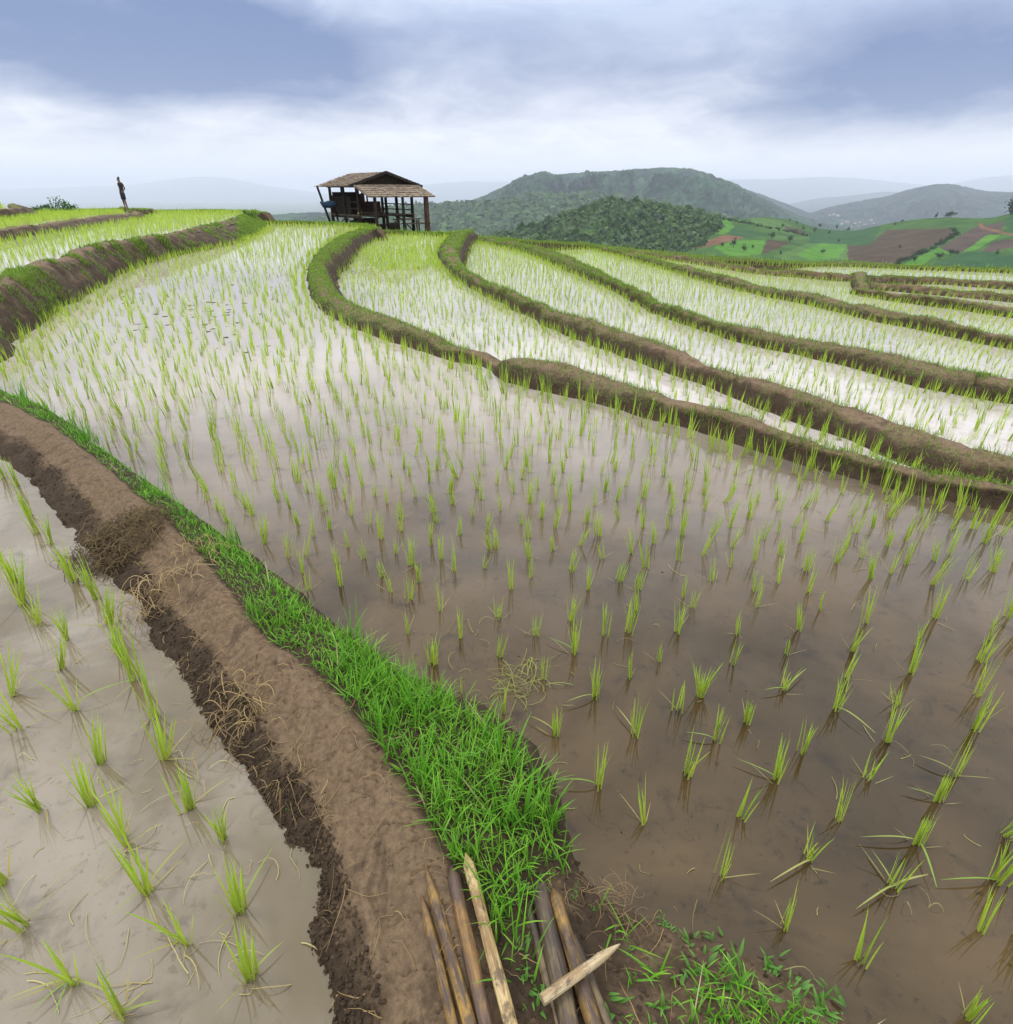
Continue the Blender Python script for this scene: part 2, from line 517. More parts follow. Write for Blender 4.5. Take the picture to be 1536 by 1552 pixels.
# ------------------------------------------------------------------ the near path bund
ST_ = [((-420, 520), (-420, 512), (-420, 500), (-420, 492)), ((-150, 602), (-150, 582), (-150, 550), (-150, 535)), ((0, 695), (0, 655), (0, 608), (0, 592)), ((60, 745), (62, 692), (75, 645), (82, 626)),
       ((120, 830), (125, 757), (150, 700), (168, 690)), ((190, 900), (195, 830), (245, 783), (268, 762)), ((240, 985), (260, 925), (325, 865), (352, 822)), ((290, 1050), (325, 1000), (395, 955), (432, 882)),
       ((320, 1110), (375, 1070), (455, 1005), (512, 947)), ((390, 1190), (430, 1150), (535, 1085), (605, 1012)), ((430, 1270), (470, 1210), (605, 1180), (725, 1067)), ((460, 1350), (505, 1290), (655, 1270), (805, 1132)),
       ((480, 1440), (540, 1400), (685, 1320), (858, 1230)), ((500, 1552), (575, 1552), (740, 1450), (885, 1315))]
ZS = (ZL, .065, .125, 0.0)
stn = [[px(*p, z) for p, z in zip(s, ZS)] for s in ST_]
for (a, b, c, d) in [((-.52, .5), (-.36, .45), (.02, .5), (965, 1372)), ((-.52, .25), (-.36, .15), (.12, .33), (1060, 1420)), ((-.52, 0), (-.36, -.1), (.28, .16), (1150, 1452)),
                     ((-.52, -.4), (-.36, -.5), (.5, .02), (1250, 1500)), ((-.52, -1), (-.32, -1), (.8, -.2), (1310, 1552)), ((-.5, -2), (-.3, -2), (1.2, -.4), (1.45, .42)), ((-.5, -3), (-.3, -3), (2.4, -.7), (2.4, .2)), ((-.5, -4.2), (-.3, -4.2), (6, -.9), (6, 0))]:
    dd = px(*d, 0.0) if d[0] > 20 else np.array([*d, 0.0])
    stn.append([np.array([*a, ZL]), np.array([*b, .065]), np.array([*c, .125]), dd])
lines = [dens(np.array([s[k] for s in stn]), 40) for k in range(4)]
NS = len(lines[0])
# stations thinned far away
cam_d2 = np.hypot(lines[2][:, 0], lines[2][:, 1])
# cross profile: (segment, fraction, height offset, dry)
crs = []
for k in np.linspace(-.35, 1, 26): crs.append((0, k, (.0 if k < 0 else .012 * math.sin(math.pi * k)), max(0.0, (k - .45) * .9)))
for k in np.linspace(0, 1, 42)[1:]: crs.append((1, k, .02 * math.sin(math.pi * k) - .012 * math.sin(math.pi * 2 * k), min(1, .48 + k * 1.6) if k < .9 else 1 - (k - .9) * 5))
for k in np.linspace(0, 1.3, 34)[1:]: crs.append((2, k, .03 * math.sin(math.pi * min(k, 1)) - max(0, k - 1) * .3, .12))
PV = np.zeros((NS, len(crs), 3))
dry = np.zeros((NS, len(crs)))
for c, (sg, k, ho, dr) in enumerate(crs):
    a, b = lines[sg], lines[sg + 1]
    PV[:, c, :2] = a[:, :2] + (b - a)[:, :2] * k
    PV[:, c, 2] = a[:, 2] + (b - a)[:, 2] * (min(max(k, 0), 1) ** (1.35 if sg == 0 else 1)) + ho + (min(k, 0) * .3 if sg == 0 else 0)
    dry[:, c] = dr
X, Y = PV[..., 0], PV[..., 1]
slope = np.array([1.0 if c[0] == 0 else (.14 if c[0] == 1 else .5) for c in crs])[None, :]
edge0 = np.array([1.0 if c[0] == 0 and 0 < c[1] < 1 else .0 for c in crs])[None, :]
PV[..., 2] += slope * (.05 * fbm(X * 7, Y * 7, 5, 5, .6) + .03 * (fbm(X * 30, Y * 30, 6, 4, .6))) + .045 * fbm(X * 3, Y * 3, 8, 4, .55)
crk = np.abs(fbm(X * 9 + 2 * fbm(X * 4, Y * 4, 61), Y * 9, 62, 4, .55))
PV[..., 2] -= .012 * np.clip(1 - crk / .02, 0, 1) * (slope < .3)
PV[..., 0] += .06 * fbm(X * 5, Y * 5, 15, 4, .6) * (edge0 + .35)
PV[..., 1] += .06 * fbm(X * 5, Y * 5, 16, 4, .6) * (edge0 + .35)
# bare dark mud on the corner ground at the bottom right
corner = np.clip((np.arange(NS)[:, None] - 12.6 * 40) / 25, 0, 1) * np.array([1.0 if c[0] == 2 else 0 for c in crs])[None, :]
dry = dry * (1 - corner) + corner * (.42 + .5 * fbm(X * 6, Y * 6, 77, 3))
SURF['path'] = (PV, crs)
o = link('mud_path', mesh_np('mud_path', PV.reshape(-1, 3), grid_quads(NS, len(crs)), attrs={'dry': dry.ravel()}), M_PATH)
tag(o, 'bare brown mud path on a bund running from the bottom centre to the left edge', 'path', kind='structure')
PATHPOLY = np.vstack([lines[0][::6, :2], lines[3][::6, :2][::-1]])
PATHMID = (lines[1][:, :2] * .5 + lines[2][:, :2] * .5)


def path_z(x, y):
    V = PV.reshape(-1, 3)
    d = (V[:, 0] - x) ** 2 + (V[:, 1] - y) ** 2
    return float(V[d.argmin(), 2])


# ------------------------------------------------------------------ water sheets
POLY = {}


def sheet(key, name, label, poly, z, mat):
    poly = [np.array(p, float)[:2] for p in poly]
    out = [poly[0]]
    for p in poly[1:]:
        if np.hypot(*(p - out[-1])) > .02: out.append(p)
    P = [Vector((p[0], p[1], 0)) for p in out]
    res = geometry.delaunay_2d_cdt([p.to_2d() for p in P], [], [list(range(len(P)))], 1, 1e-5)
    V = [(p.x, p.y, z) for p in res[0]]
    me = bpy.data.meshes.new(name)
    fs = []
    for t in res[2]:
        a, b, c = (Vector(V[i]) for i in t)
        fs.append(t if (b - a).cross(c - a).z > 0 else t[::-1])
    me.from_pydata(V, [], fs)
    me.update()
    o = link(name, me, mat)
    tag(o, label, 'water', kind='structure')
    POLY[key] = np.array(out)


m = MID
pm = PATHMID[::8]
k_end = int(np.argmin(np.abs(pm[:, 1] - .25)))
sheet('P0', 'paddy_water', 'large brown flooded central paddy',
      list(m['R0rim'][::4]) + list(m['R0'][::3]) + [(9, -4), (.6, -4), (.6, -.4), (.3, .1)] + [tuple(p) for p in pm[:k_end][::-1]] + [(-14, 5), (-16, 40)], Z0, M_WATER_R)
sheet('PL', 'paddy_water', 'milky flooded paddy left of the mud path', [tuple(p) for p in pm[:k_end]] + [(-.2, -1), (-.2, -5), (-14, -5), (-14, 5)], ZL, M_WATER_L)
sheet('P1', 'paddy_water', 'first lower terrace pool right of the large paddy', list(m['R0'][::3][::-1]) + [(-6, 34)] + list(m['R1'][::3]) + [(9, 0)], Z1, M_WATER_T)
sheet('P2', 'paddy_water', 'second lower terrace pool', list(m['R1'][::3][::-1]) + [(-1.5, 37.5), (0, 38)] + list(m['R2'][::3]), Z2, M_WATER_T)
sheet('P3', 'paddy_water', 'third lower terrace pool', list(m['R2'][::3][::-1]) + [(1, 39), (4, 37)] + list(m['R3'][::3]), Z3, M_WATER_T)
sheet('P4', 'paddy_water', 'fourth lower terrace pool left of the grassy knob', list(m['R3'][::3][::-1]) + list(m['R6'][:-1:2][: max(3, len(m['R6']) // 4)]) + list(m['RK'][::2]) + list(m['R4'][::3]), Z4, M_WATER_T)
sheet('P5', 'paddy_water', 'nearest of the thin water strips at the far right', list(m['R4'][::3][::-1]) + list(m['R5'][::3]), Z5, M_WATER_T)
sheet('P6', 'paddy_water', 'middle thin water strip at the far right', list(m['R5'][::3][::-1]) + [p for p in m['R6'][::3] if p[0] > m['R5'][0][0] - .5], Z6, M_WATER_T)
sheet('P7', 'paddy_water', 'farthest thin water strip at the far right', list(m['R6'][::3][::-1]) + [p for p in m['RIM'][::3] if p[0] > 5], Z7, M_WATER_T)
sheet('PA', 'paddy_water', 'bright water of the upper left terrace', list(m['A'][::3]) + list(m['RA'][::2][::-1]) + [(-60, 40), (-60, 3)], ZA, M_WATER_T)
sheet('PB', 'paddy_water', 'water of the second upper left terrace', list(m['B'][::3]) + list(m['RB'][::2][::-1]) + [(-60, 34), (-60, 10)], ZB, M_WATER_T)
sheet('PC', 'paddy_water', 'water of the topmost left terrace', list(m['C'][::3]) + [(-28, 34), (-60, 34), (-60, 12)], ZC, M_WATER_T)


# ------------------------------------------------------------------ blades
def blades(base, az, L, wd, lean, bend, c0, c1, nseg=4, roll=None, kink=None):
    """ribbon leaves: base (n,3); az heading; lean start angle from the vertical; bend extra angle at the tip"""
    n = len(base)
    t = np.linspace(0, 1, nseg + 1)
    ang = lean[:, None] + bend[:, None] * t[None, :] ** 1.3
    if kink is not None:
        ang = ang + kink[:, None] * (t[None, :] > .45)
    seg = L[:, None] / nseg
    dx = np.sin(ang) * seg
    dz = np.cos(ang) * seg
    hx = np.concatenate([np.zeros((n, 1)), np.cumsum(dx[:, :-1], 1)], 1)
    hz = np.concatenate([np.zeros((n, 1)), np.cumsum(dz[:, :-1], 1)], 1)
    ca, sa = np.cos(az)[:, None], np.sin(az)[:, None]
    cx, cy, cz = base[:, :1] + ca * hx, base[:, 1:2] + sa * hx, base[:, 2:] + hz
    ro = np.zeros(n) if roll is None else roll
    sx, sy = -np.sin(az + ro)[:, None], np.cos(az + ro)[:, None]
    prof = (np.minimum(1, .55 + t * 2) * (1 - t ** 2.2) + .04)[None, :] * wd[:, None] / 2
    V = np.empty((n, nseg + 1, 2, 3))
    for k, sg in ((0, -1), (1, 1)):
        V[:, :, k, 0] = cx + sg * sx * prof
        V[:, :, k, 1] = cy + sg * sy * prof
        V[:, :, k, 2] = cz
    C = c0[:, None, None, :] + (c1 - c0)[:, None, None, :] * t[None, :, None, None]
    C = np.repeat(C, 2, 2)
    b = np.arange(n)[:, None] * (nseg + 1) * 2 + np.arange(nseg)[None, :] * 2
    Q = np.stack([b, b + 1, b + 3, b + 2], -1).reshape(-1, 4)
    return V.reshape(-1, 3), Q, C.reshape(-1, 3)


def joinb(parts):
    V, Q, C, o = [], [], [], 0
    for v, q, c in parts:
        V.append(v); Q.append(q + o); C.append(c)
        o += len(v)
    return np.vstack(V), np.vstack(Q), np.vstack(C)


def U(a, b, n): return rng.uniform(a, b, n)


def cmix(a, b, n, j=.12):
    f = rng.random(n)[:, None]
    return (np.array(a) * (1 - f) + np.array(b) * f) * (1 + j * (rng.random((n, 1)) - .5) * 2)


def seedling(nb, hgt, nseg, wmul=1.0, spread=1.0, dead=2):
    n = nb
    base = np.stack([rng.normal(0, .009, n), rng.normal(0, .009, n), np.full(n, -.03)], 1)
    parts = [blades(base, U(0, 6.28, n), hgt * U(.65, 1.12, n) + .03, U(.005, .0085, n) * wmul, U(.0, .20, n) * spread, U(-.03, .22, n) * spread,
                    cmix((.30, .40, .05), (.42, .46, .08), n), cmix((.25, .50, .03), (.52, .70, .07), n, .2), nseg, roll=U(-1.2, 1.2, n))]
    d = dead
    if d:
        base = np.stack([rng.normal(0, .012, d), rng.normal(0, .012, d), np.full(d, -.01)], 1)
        parts.append(blades(base, U(0, 6.28, d), hgt * U(.4, .85, d), U(.003, .006, d) * wmul, U(.7, 1.3, d), U(0, .4, d), cmix((.36, .30, .10), (.45, .36, .14), d), cmix((.38, .42, .10), (.48, .42, .18), d), nseg))
    return joinb(parts)


NEAR_T = [seedling(random.randint(7, 14), random.uniform(.13, .21), 5, .82, random.uniform(.35, 1.05), random.randint(0, 2)) for _ in range(14)]
LEFT_M = [mesh_np('rice_seedling', v, q, cols=c) for v, q, c in [seedling(random.randint(9, 16), random.uniform(.19, .26), 6, 1.05, random.uniform(.7, 1.4), random.randint(1, 3)) for _ in range(10)]]
for me in LEFT_M: me.materials.append(M_LEAF)
MID_T = [seedling(random.randint(4, 8), random.uniform(.16, .22), 3, 1.0, random.uniform(.7, 1.2), 1) for _ in range(10)]
FAR_T = [seedling(4, random.uniform(.18, .22), 2, 1.7, .9, 0) for _ in range(8)]
NEAR_M = [mesh_np('rice_seedling', v, q, cols=c) for v, q, c in NEAR_T]
for me in NEAR_M: me.materials.append(M_LEAF)


def place_many(pts, tmpl, scale):
    """pts (n,3) -> joined arrays"""
    if not len(pts): return None
    ti = rng.integers(0, len(tmpl), len(pts))
    out = []
    for k, (v, q, c) in enumerate(tmpl):
        P = pts[ti == k]
        s = scale[ti == k]
        if not len(P): continue
        a = U(0, 6.28, len(P))
        lx, ly = rng.normal(0, .10, len(P)), rng.normal(0, .10, len(P))
        ca, sa = np.cos(a)[:, None], np.sin(a)[:, None]
        x = (v[:, 0] * ca - v[:, 1] * sa) * s[:, None]
        y = (v[:, 0] * sa + v[:, 1] * ca) * s[:, None]
        z = np.broadcast_to(v[:, 2] * s[:, None], x.shape)
        x = x + z * lx[:, None]
        y = y + z * ly[:, None]
        VV = np.stack([x + P[:, :1], y + P[:, 1:2], z + P[:, 2:]], -1).reshape(-1, 3)
        QQ = (q[None] + (np.arange(len(P)) * len(v))[:, None, None]).reshape(-1, 4)
        CC = (c[None] * U(.8, 1.2, len(P))[:, None, None]).reshape(-1, 3)
        out.append((VV, QQ, CC))
    return joinb(out)


def inside(P, poly):
    x, y = P[:, 0], P[:, 1]
    r = np.zeros(len(P), bool)
    a, b = poly, np.roll(poly, -1, 0)
    for (x1, y1), (x2, y2) in zip(a, b):
        if y1 == y2: continue
        cnd = (y1 > y) != (y2 > y)
        r ^= cnd & (x < (x2 - x1) * (y - y1) / (y2 - y1) + x1)
    return r


def clear_of_bunds(P, pad=0.0):
    ok = ~inside(P, PATHPOLY)
    for c, hw in FOOT:
        lo, hi = c.min(0) - 1.5, c.max(0) + 1.5
        idx = np.where(ok & (P[:, 0] > lo[0]) & (P[:, 0] < hi[0]) & (P[:, 1] > lo[1]) & (P[:, 1] < hi[1]))[0]
        for k in range(0, len(idx), 2000):
            ii = idx[k:k + 2000]
            d = np.hypot(P[ii, None, 0] - c[None, :, 0], P[ii, None, 1] - c[None, :, 1]) - hw[None, :] - pad
            ok[ii] &= d.min(1) > 0
    return ok


def field(key, z, sp, ang, jit=.16, wide=260):
    poly = POLY[key]
    lo, hi = poly.min(0), poly.max(0)
    lo = np.maximum(lo, [-45, .3]); hi = np.minimum(hi, [45, 46])
    R = np.hypot(*(hi - lo)) * .6
    ce = (lo + hi) / 2
    g = np.arange(-R, R, sp)
    gx, gy = np.meshgrid(g, g * 1.0)
    gx = gx + .35 * np.sin(gy * .31 + ang * 5) + .2 * np.sin(gy * .9)
    gy = gy + .2 * np.sin(gx * .4)
    gx = gx.ravel() + rng.normal(0, jit * sp, gx.size)
    gy = gy.ravel() + rng.normal(0, jit * sp, gy.size)
    P = np.stack([ce[0] + gx * math.cos(ang) - gy * math.sin(ang), ce[1] + gx * math.sin(ang) + gy * math.cos(ang), np.full(gx.size, z)], 1)
    P = P[inside(P, poly)]
    u, v, zc = proj(P)
    P = P[(zc > .25) & (u > -wide) & (u < W + wide) & (v < HH + wide)]
    return P[clear_of_bunds(P)]


# seedlings traced one by one near the camera
c1 = [(180, 310), (335, 205), (420, 325), (295, 450), (425, 585), (608, 235), (775, 320), (605, 420), (935, 250), (955, 395), (1095, 320), (1245, 200), (1210, 300), (1440, 310), (1505, 190), (190, 150), (815, 520), (620, 680),
      (870, 780), (1050, 605), (1210, 510), (1350, 435), (1240, 780), (1440, 660), (1060, 1020), (1285, 1195), (1475, 970), (1530, 600)]
c2 = [(340, 185), (250, 310), (230, 455), (535, 290), (630, 195), (480, 410), (475, 575), (75, 590), (295, 720), (150, 810), (270, 1165), (430, 985), (550, 865), (710, 660), (750, 515), (785, 390), (850, 260), (1165, 235),
      (1085, 365), (1060, 490), (1005, 645), (950, 810), (870, 990), (730, 1180), (590, 1370), (1090, 1285), (975, 1490), (1450, 1465), (1500, 1255), (1185, 1085), (1270, 970), (1355, 755), (1375, 600), (1430, 340), (1510, 240), (1385, 440), (180, 1450)]
c4 = [(650, 275), (940, 405), (1420, 295), (1365, 635)]
TR = [(560 + x / 3.072, 860 + y / 3.072) for x, y in c1] + [(1036 + x / 3.072, 860 + y / 3.072) for x, y in c2] + [(940 + x / 2.577, 1300 + y / 2.577) for x, y in c4]
l1 = [(20, 200), (85, 235), (140, 380), (180, 460), (240, 510), (335, 690), (10, 590), (70, 690), (110, 790), (180, 890), (315, 960), (455, 770), (520, 880), (565, 1030), (290, 1100)]
l2 = [(50, 150), (320, 210), (575, 90), (655, 240), (80, 300), (430, 440), (170, 640), (390, 620), (810, 640), (530, 780), (955, 770), (625, 990), (790, 1200), (1025, 1075), (10, 960), (110, 1140), (1070, 1360), (310, 1370), (515, 1520), (700, 420)]
TL = [(x / 3.104, 660 + y / 3.104) for x, y in l1] + [(x / 2.812, 1000 + y / 2.812) for x, y in l2]
# leaves that lie on the water: crop, seedling base, tips, label
FL = [
    ('2', (590, 1370), [(400, 1475)], 'rice seedling with one long green leaf bent down onto the water toward the lower left'),
    ('2', (975, 1490), [(800, 1600), (1135, 1440), (870, 1320)], 'splayed rice seedling with leaves fallen to both sides in the dark corner water'),
    ('2', (1090, 1285), [(815, 1265), (1175, 1500)], 'rice seedling with a long flat leaf pointing left and another trailing down'),
    ('2', (1450, 1465), [(1190, 1465)], 'rice seedling near the right edge with a flat leaf laid leftward on the water'),
    ('2', (1185, 1085), [(1030, 1030)], 'slim rice seedling with a short pale leaf floating to its left'),
    ('2', (1270, 970), [(1080, 880)], 'upright rice seedling with a thin leaf reaching up left on the water'),
    ('2', (710, 660), [(890, 780)], 'rice seedling with a dry bent leaf trailing to the lower right'),
    ('2', (430, 985), [(235, 895)], 'dense rice seedling with a thin straight leaf floating to the left'),
    ('2', (150, 810), [(0, 775)], 'small upright rice seedling with a flat leaf laid straight left'),
    ('2', (475, 575), [(370, 580), (570, 480)], 'rice seedling with yellow leaves spread on both sides'),
    ('1', (1060, 1020), [(850, 1000)], 'rice seedling beside the grassy bund with a long leaf pointing left at the grass'),
    ('1', (870, 780), [(735, 695)], 'short rice seedling near the grass with one leaf leaning far up left'),
    ('1', (1240, 780), [(1145, 650)], 'tall rice seedling with one stiff leaf leaning left'),
    ('1', (955, 395), [(820, 330)], 'bushy rice seedling with two fine leaves fanned left over the water'),
    ('1', (1050, 605), [(905, 640)], 'weak rice seedling mostly lying on its yellow leaves by the straw tangle'),
    ('3', (790, 1200), [(635, 1155)], 'tall rice clump in the left paddy with a dry leaf stub at its left'),
    ('3', (625, 990), [(800, 770), (460, 1115)], 'rice seedling in the left paddy with a long dry leaf slanting up right'),
    ('3', (390, 620), [(540, 545)], 'narrow rice seedling in the left paddy with a bent dry stalk to its right'),
    ('3', (1025, 1075), [(1165, 810)], 'rice seedling by the mud bank with a long straw slanting up to the bank'),
    ('3', (1070, 1360), [(1210, 1210)], 'wispy rice seedling nearest the mud bank at the bottom of the left paddy'),
    ('3', (310, 1370), [(0, 1470), (110, 1530), (500, 1440), (230, 1550)], 'fallen rice clump with straw leaves radiating at the bottom left corner'),
    ('3', (515, 1520), [(630, 1415), (690, 1460)], 'green rice clump lying over at the very bottom of the left paddy'),
    ('3', (320, 210), [(580, 90)], 'rice seedling in the left paddy with a long pale straw floating to its right'),
]


def unc(cr, p):
    if cr == '2': return (1036 + p[0] / 3.072, 860 + p[1] / 3.072)
    if cr == '1': return (560 + p[0] / 3.072, 860 + p[1] / 3.072)
    return (p[0] / 2.812, 1000 + p[1] / 2.812)


special = {}
for cr, b, tips, lab in FL:
    q = unc(cr, b)
    special[(round(q[0], 1), round(q[1], 1))] = (tips, lab, cr)

n_ind = 0
for side, L_, z in (('r', TR, Z0), ('l', TL, ZL)):
    for x, y in L_:
        p = px(x, y, z)
        o = bpy.data.objects.new('rice_seedling', random.choice(NEAR_M if side == 'r' else LEFT_M))
        COL.objects.link(o)
        o.location = p
        o.rotation_euler = (random.gauss(0, .10), random.gauss(0, .10), random.uniform(0, 6.28))
        sc = random.uniform(.82, 1.12) * (1.08 if side == 'l' else .92)
        o.scale = (sc, sc, sc)
        sp = special.get((round(x, 1), round(y, 1)))
        if sp:
            tag(o, sp[1], 'rice seedling', 'rice seedlings with fallen leaves')
            o.rotation_euler = (0, 0, 0)
            o.scale = (1, 1, 1)
            for tp in sp[0]:
                e = px(*unc(sp[2], tp), z + .012) - p
                Lh = np.hypot(e[0], e[1])
                t = np.linspace(0, 1, 9)
                cx = np.stack([e[0] * t, e[1] * t, .01 + e[2] * t + (.05 + .08 * random.random()) * Lh * np.sin(np.pi * t ** .7)], 1)
                sd = np.array([-e[1], e[0], 0]) / max(Lh, 1e-6)
                w = .0027 * (1 - t ** 3 * .8)
                V = np.stack([cx - sd * w[:, None], cx + sd * w[:, None] + [0, 0, .0015]], 1).reshape(-1, 3)
                g = random.random()
                cc = np.tile((np.array((.16, .28, .04)) * g + np.array((.32, .30, .10)) * (1 - g)), (len(V), 1))
                i = np.arange(8) * 2
                lo = link('fallen_leaf', mesh_np('fallen_leaf', V, np.stack([i, i + 1, i + 3, i + 2], -1), cols=cc), M_STRAW, o)
        elif side == 'r':
            tag(o, 'small upright rice seedling in the brown water beside the grassy path, near foreground', 'rice seedling', 'rice seedlings in the near right water')
        else:
            tag(o, 'small upright rice seedling in the milky water left of the mud path', 'rice seedling', 'rice seedlings in the left paddy')
        n_ind += 1

gen = []
P = field('P0', Z0, .183, .35, wide=1400)
u, v, zc = proj(P)
keep = (v < 905) | ((u < 560) & (v < 930)) | (u > W + 12) | (v > HH + 25)
keep &= ~((u > -5) & (u < 700) & (v > 905))
gen0 = P[keep]
P = field('PL', ZL, .25, .3, wide=1400)
u, v, zc = proj(P)
fld = [gen0, P[(u < -25) | (v > HH + 40)]]
for key, z, sp, an in (('P1', Z1, .195, .5), ('P2', Z2, .195, .6), ('P3', Z3, .195, .7), ('P4', Z4, .195, .8), ('P5', Z5, .25, .9), ('P6', Z6, .25, .9), ('P7', Z7, .25, .9), ('PA', ZA, .22, .2), ('PB', ZB, .2, .1), ('PC', ZC, .2, .1)):
    fld.append(field(key, z, sp, an))
# rows hugging the bunds, on the uphill side
for key in ('R0', 'R1', 'R2', 'R3', 'R4', 'R5', 'R6', 'RIM', 'A', 'RA', 'RB', 'R0rim'):
    V, pr, arc = SURF[key]
    base = V[:, 3]
    out = base + (V[:, 0] - V[:, 3]) * np.array([1, 1, 0])
    for off, sp_ in ((.35, .16), (1.0, .2)):
        s = np.arange(.1, arc[-1], sp_)
        s = s + rng.normal(0, .05, len(s))
        Q = np.stack([np.interp(s, arc, base[:, k] + (out - base)[:, k] * off) for k in range(3)], 1)
        zz = np.round(Q[:, 2], 2)
        u, v, zc = proj(Q)
        Q = Q[(zc > 3.2) & (u > -100) & (u < W + 100) & (rng.random(len(Q)) < .95)]
        fld.append(Q)
for key in ('RIM', 'RA', 'R0rim', 'RB', 'R6', 'R5'):     # rice on the lower side of the far rims as well
    V, pr, arc = SURF[key]
    s = np.arange(.1, arc[-1], .2)
    c_ = len(pr) // 2
    Q = np.stack([np.interp(s, arc, V[:, c_, k]) for k in range(3)], 1)
    u, v, zc = proj(Q)
    fld.append(Q[(u > -100) & (u < W + 100) & (rng.random(len(Q)) < .6)])
n = 420       # extra seedlings added in place of the green reflection of hut and bank
t_ = rng.random((n, 2))
Q = np.array([px(545 + 105 * a + 25 * b, 378 + 34 * b - 4 * a, Z1) for a, b in t_])
fld.append(Q[inside(Q, POLY['P1']) & clear_of_bunds(Q)])
A = np.vstack(fld)
dist = np.linalg.norm(A - np.array([0, 0, H]), axis=1)
thin = (np.abs(A[:, 2]) < .01) & (rng.random(len(A)) < np.clip((dist - 7) / 14, 0, .5))
A, dist = A[~thin], dist[~thin]
u, v, zc = proj(A)
inframe = (u > -20) & (u < W + 20) & (v > 0)
order = np.argsort(np.where(inframe, dist, 1e6))
ind = order[:max(0, 298 - n_ind)]
rest = np.setdiff1d(np.arange(len(A)), ind)
for i in ind:
    o = bpy.data.objects.new('rice_seedling', random.choice(NEAR_M))
    COL.objects.link(o)
    o.location = A[i]
    o.rotation_euler = (random.gauss(0, .1), random.gauss(0, .1), random.uniform(0, 6.28))
    s_ = random.uniform(.8, 1.1)
    o.scale = (s_, s_, s_)
    if u[i] < 560: tag(o, 'thin rice seedling in the large paddy just beyond the green grass strip', 'rice seedling', 'rice seedlings along the grass strip')
    else: tag(o, 'rice seedling in the middle of the large brown paddy, part of its loose rows', 'rice seedling', 'rice seedlings in the middle of the large paddy')
pts, dd = A[rest], dist[rest]
parts = []
for lo, hi, tm in ((0, 7.5, MID_T), (7.5, 18, MID_T), (18, 99, FAR_T)):
    k = (dd >= lo) & (dd < hi)
    r = place_many(pts[k], tm, U(.85, 1.25, k.sum()))
    if r: parts.append(r)
V, Q, C = joinb(parts)
o = link('rice_seedlings', mesh_np('rice_seedlings', V, Q, cols=C), M_LEAF)
tag(o, 'thousands of young green rice seedlings covering the flooded terraces', 'rice', kind='stuff')
print('seedlings', n_ind, len(ind), len(rest))

# ------------------------------------------------------------------ grass
G0, G1, G2 = (.035, .12, .010), (.12, .36, .020), (.27, .52, .045)


def path_pts(n, s0, s1, c0, c1):
    i = rng.integers(s0, s1, n)
    j = rng.integers(c0, c1, n)
    P = PV[i, j] + (PV[np.minimum(i + 1, NS - 1), j] - PV[i, j]) * rng.random((n, 1)) + (PV[i, np.minimum(j + 1, len(crs) - 1)] - PV[i, j]) * rng.random((n, 1))
    return P, i, j


c2s = 26 + 41
parts = []
# strip along the path: choose by area so the density is even
i, j = np.meshgrid(np.arange(NS - 1), np.arange(c2s, c2s + 21), indexing='ij')
e1 = PV[i + 1, j] - PV[i, j]
e2 = PV[i, j + 1] - PV[i, j]
ar = np.linalg.norm(np.cross(e1, e2), axis=-1)
camd = np.linalg.norm(PV[i, j] - np.array([0, 0, H]), axis=-1)
frac = (j - c2s) / 26.0
st = i / 40.0
msk = np.ones_like(ar)
msk *= np.clip(.25 + 1.6 * (fbm(PV[i, j][..., 0] * 4, PV[i, j][..., 1] * 4, 31, 3) + .5), 0, 1)
cornerw = np.clip((st - 12.5) / .8, 0, 1)
fb = fbm(PV[i, j][..., 0] * 3.2 + 5, PV[i, j][..., 1] * 3.2, 33, 3)
msk *= 1 - cornerw * (1 - np.where((fb > -.04) & (frac > .3) & (st > 14.6), 1.3, np.where((st > 15.3) & (frac > .5), .9, .12)))
msk *= (camd < 13)
wt = (ar * msk / np.clip(camd, 1.2, 9) ** .7).ravel()
wt /= wt.sum()
NB = 26000
ch = rng.choice(len(wt), NB, p=wt)
bi, bj = i.ravel()[ch], j.ravel()[ch]
P = PV[bi, bj] + e1.reshape(-1, 3)[ch] * rng.random((NB, 1)) + e2.reshape(-1, 3)[ch] * rng.random((NB, 1))
ug, vg, _ = proj(P)
onp = ((vg > 1335) & (ug > 790 + (vg - 1335) * .22) & (ug < 905 + (vg - 1335) * .25)) | ((vg > 1310) & (ug < 712 + (vg - 1310) * .3))
kp = ~onp | (rng.random(NB) < .06)
P, bi = P[kp], bi[kp]
NB = len(P)
P[:, 2] -= .006
tall = np.clip(fbm(P[:, 0] * 5, P[:, 1] * 5, 35, 3) * 2.4 + .55, .1, 1.2)
Lb = U(.03, .085, NB) * (.55 + tall) * (.62 + .6 * np.clip((bi / 40.0 - 5.5) / 4.5, 0, 1))
parts.append(blades(P, U(0, 6.28, NB), Lb, U(.0035, .0065, NB), U(.05, .9, NB), U(.1, 1.3, NB), cmix(G0, G1, NB, .25), cmix(G1, G2, NB, .3), 4, roll=U(-.8, .8, NB)))
# tall tufts
nT = 190
ti = rng.choice(len(wt), nT, p=wt)
for q in ti:
    n = rng.integers(9, 22)
    b0 = PV[i.ravel()[q], j.ravel()[q]]
    if proj(b0)[1] > 1310: continue
    b = b0 + np.stack([rng.normal(0, .022, n), rng.normal(0, .022, n), np.full(n, -.01)], 1)
    if i.ravel()[q] < 330 and rng.random() < .6: continue
    parts.append(blades(b, U(0, 6.28, n), U(.09, .21, n), U(.004, .009, n), U(.05, .45, n), U(.1, .9, n), cmix(G0, G1, n), cmix(G1, (.17, .40, .04), n), 6, roll=U(-.6, .6, n)))
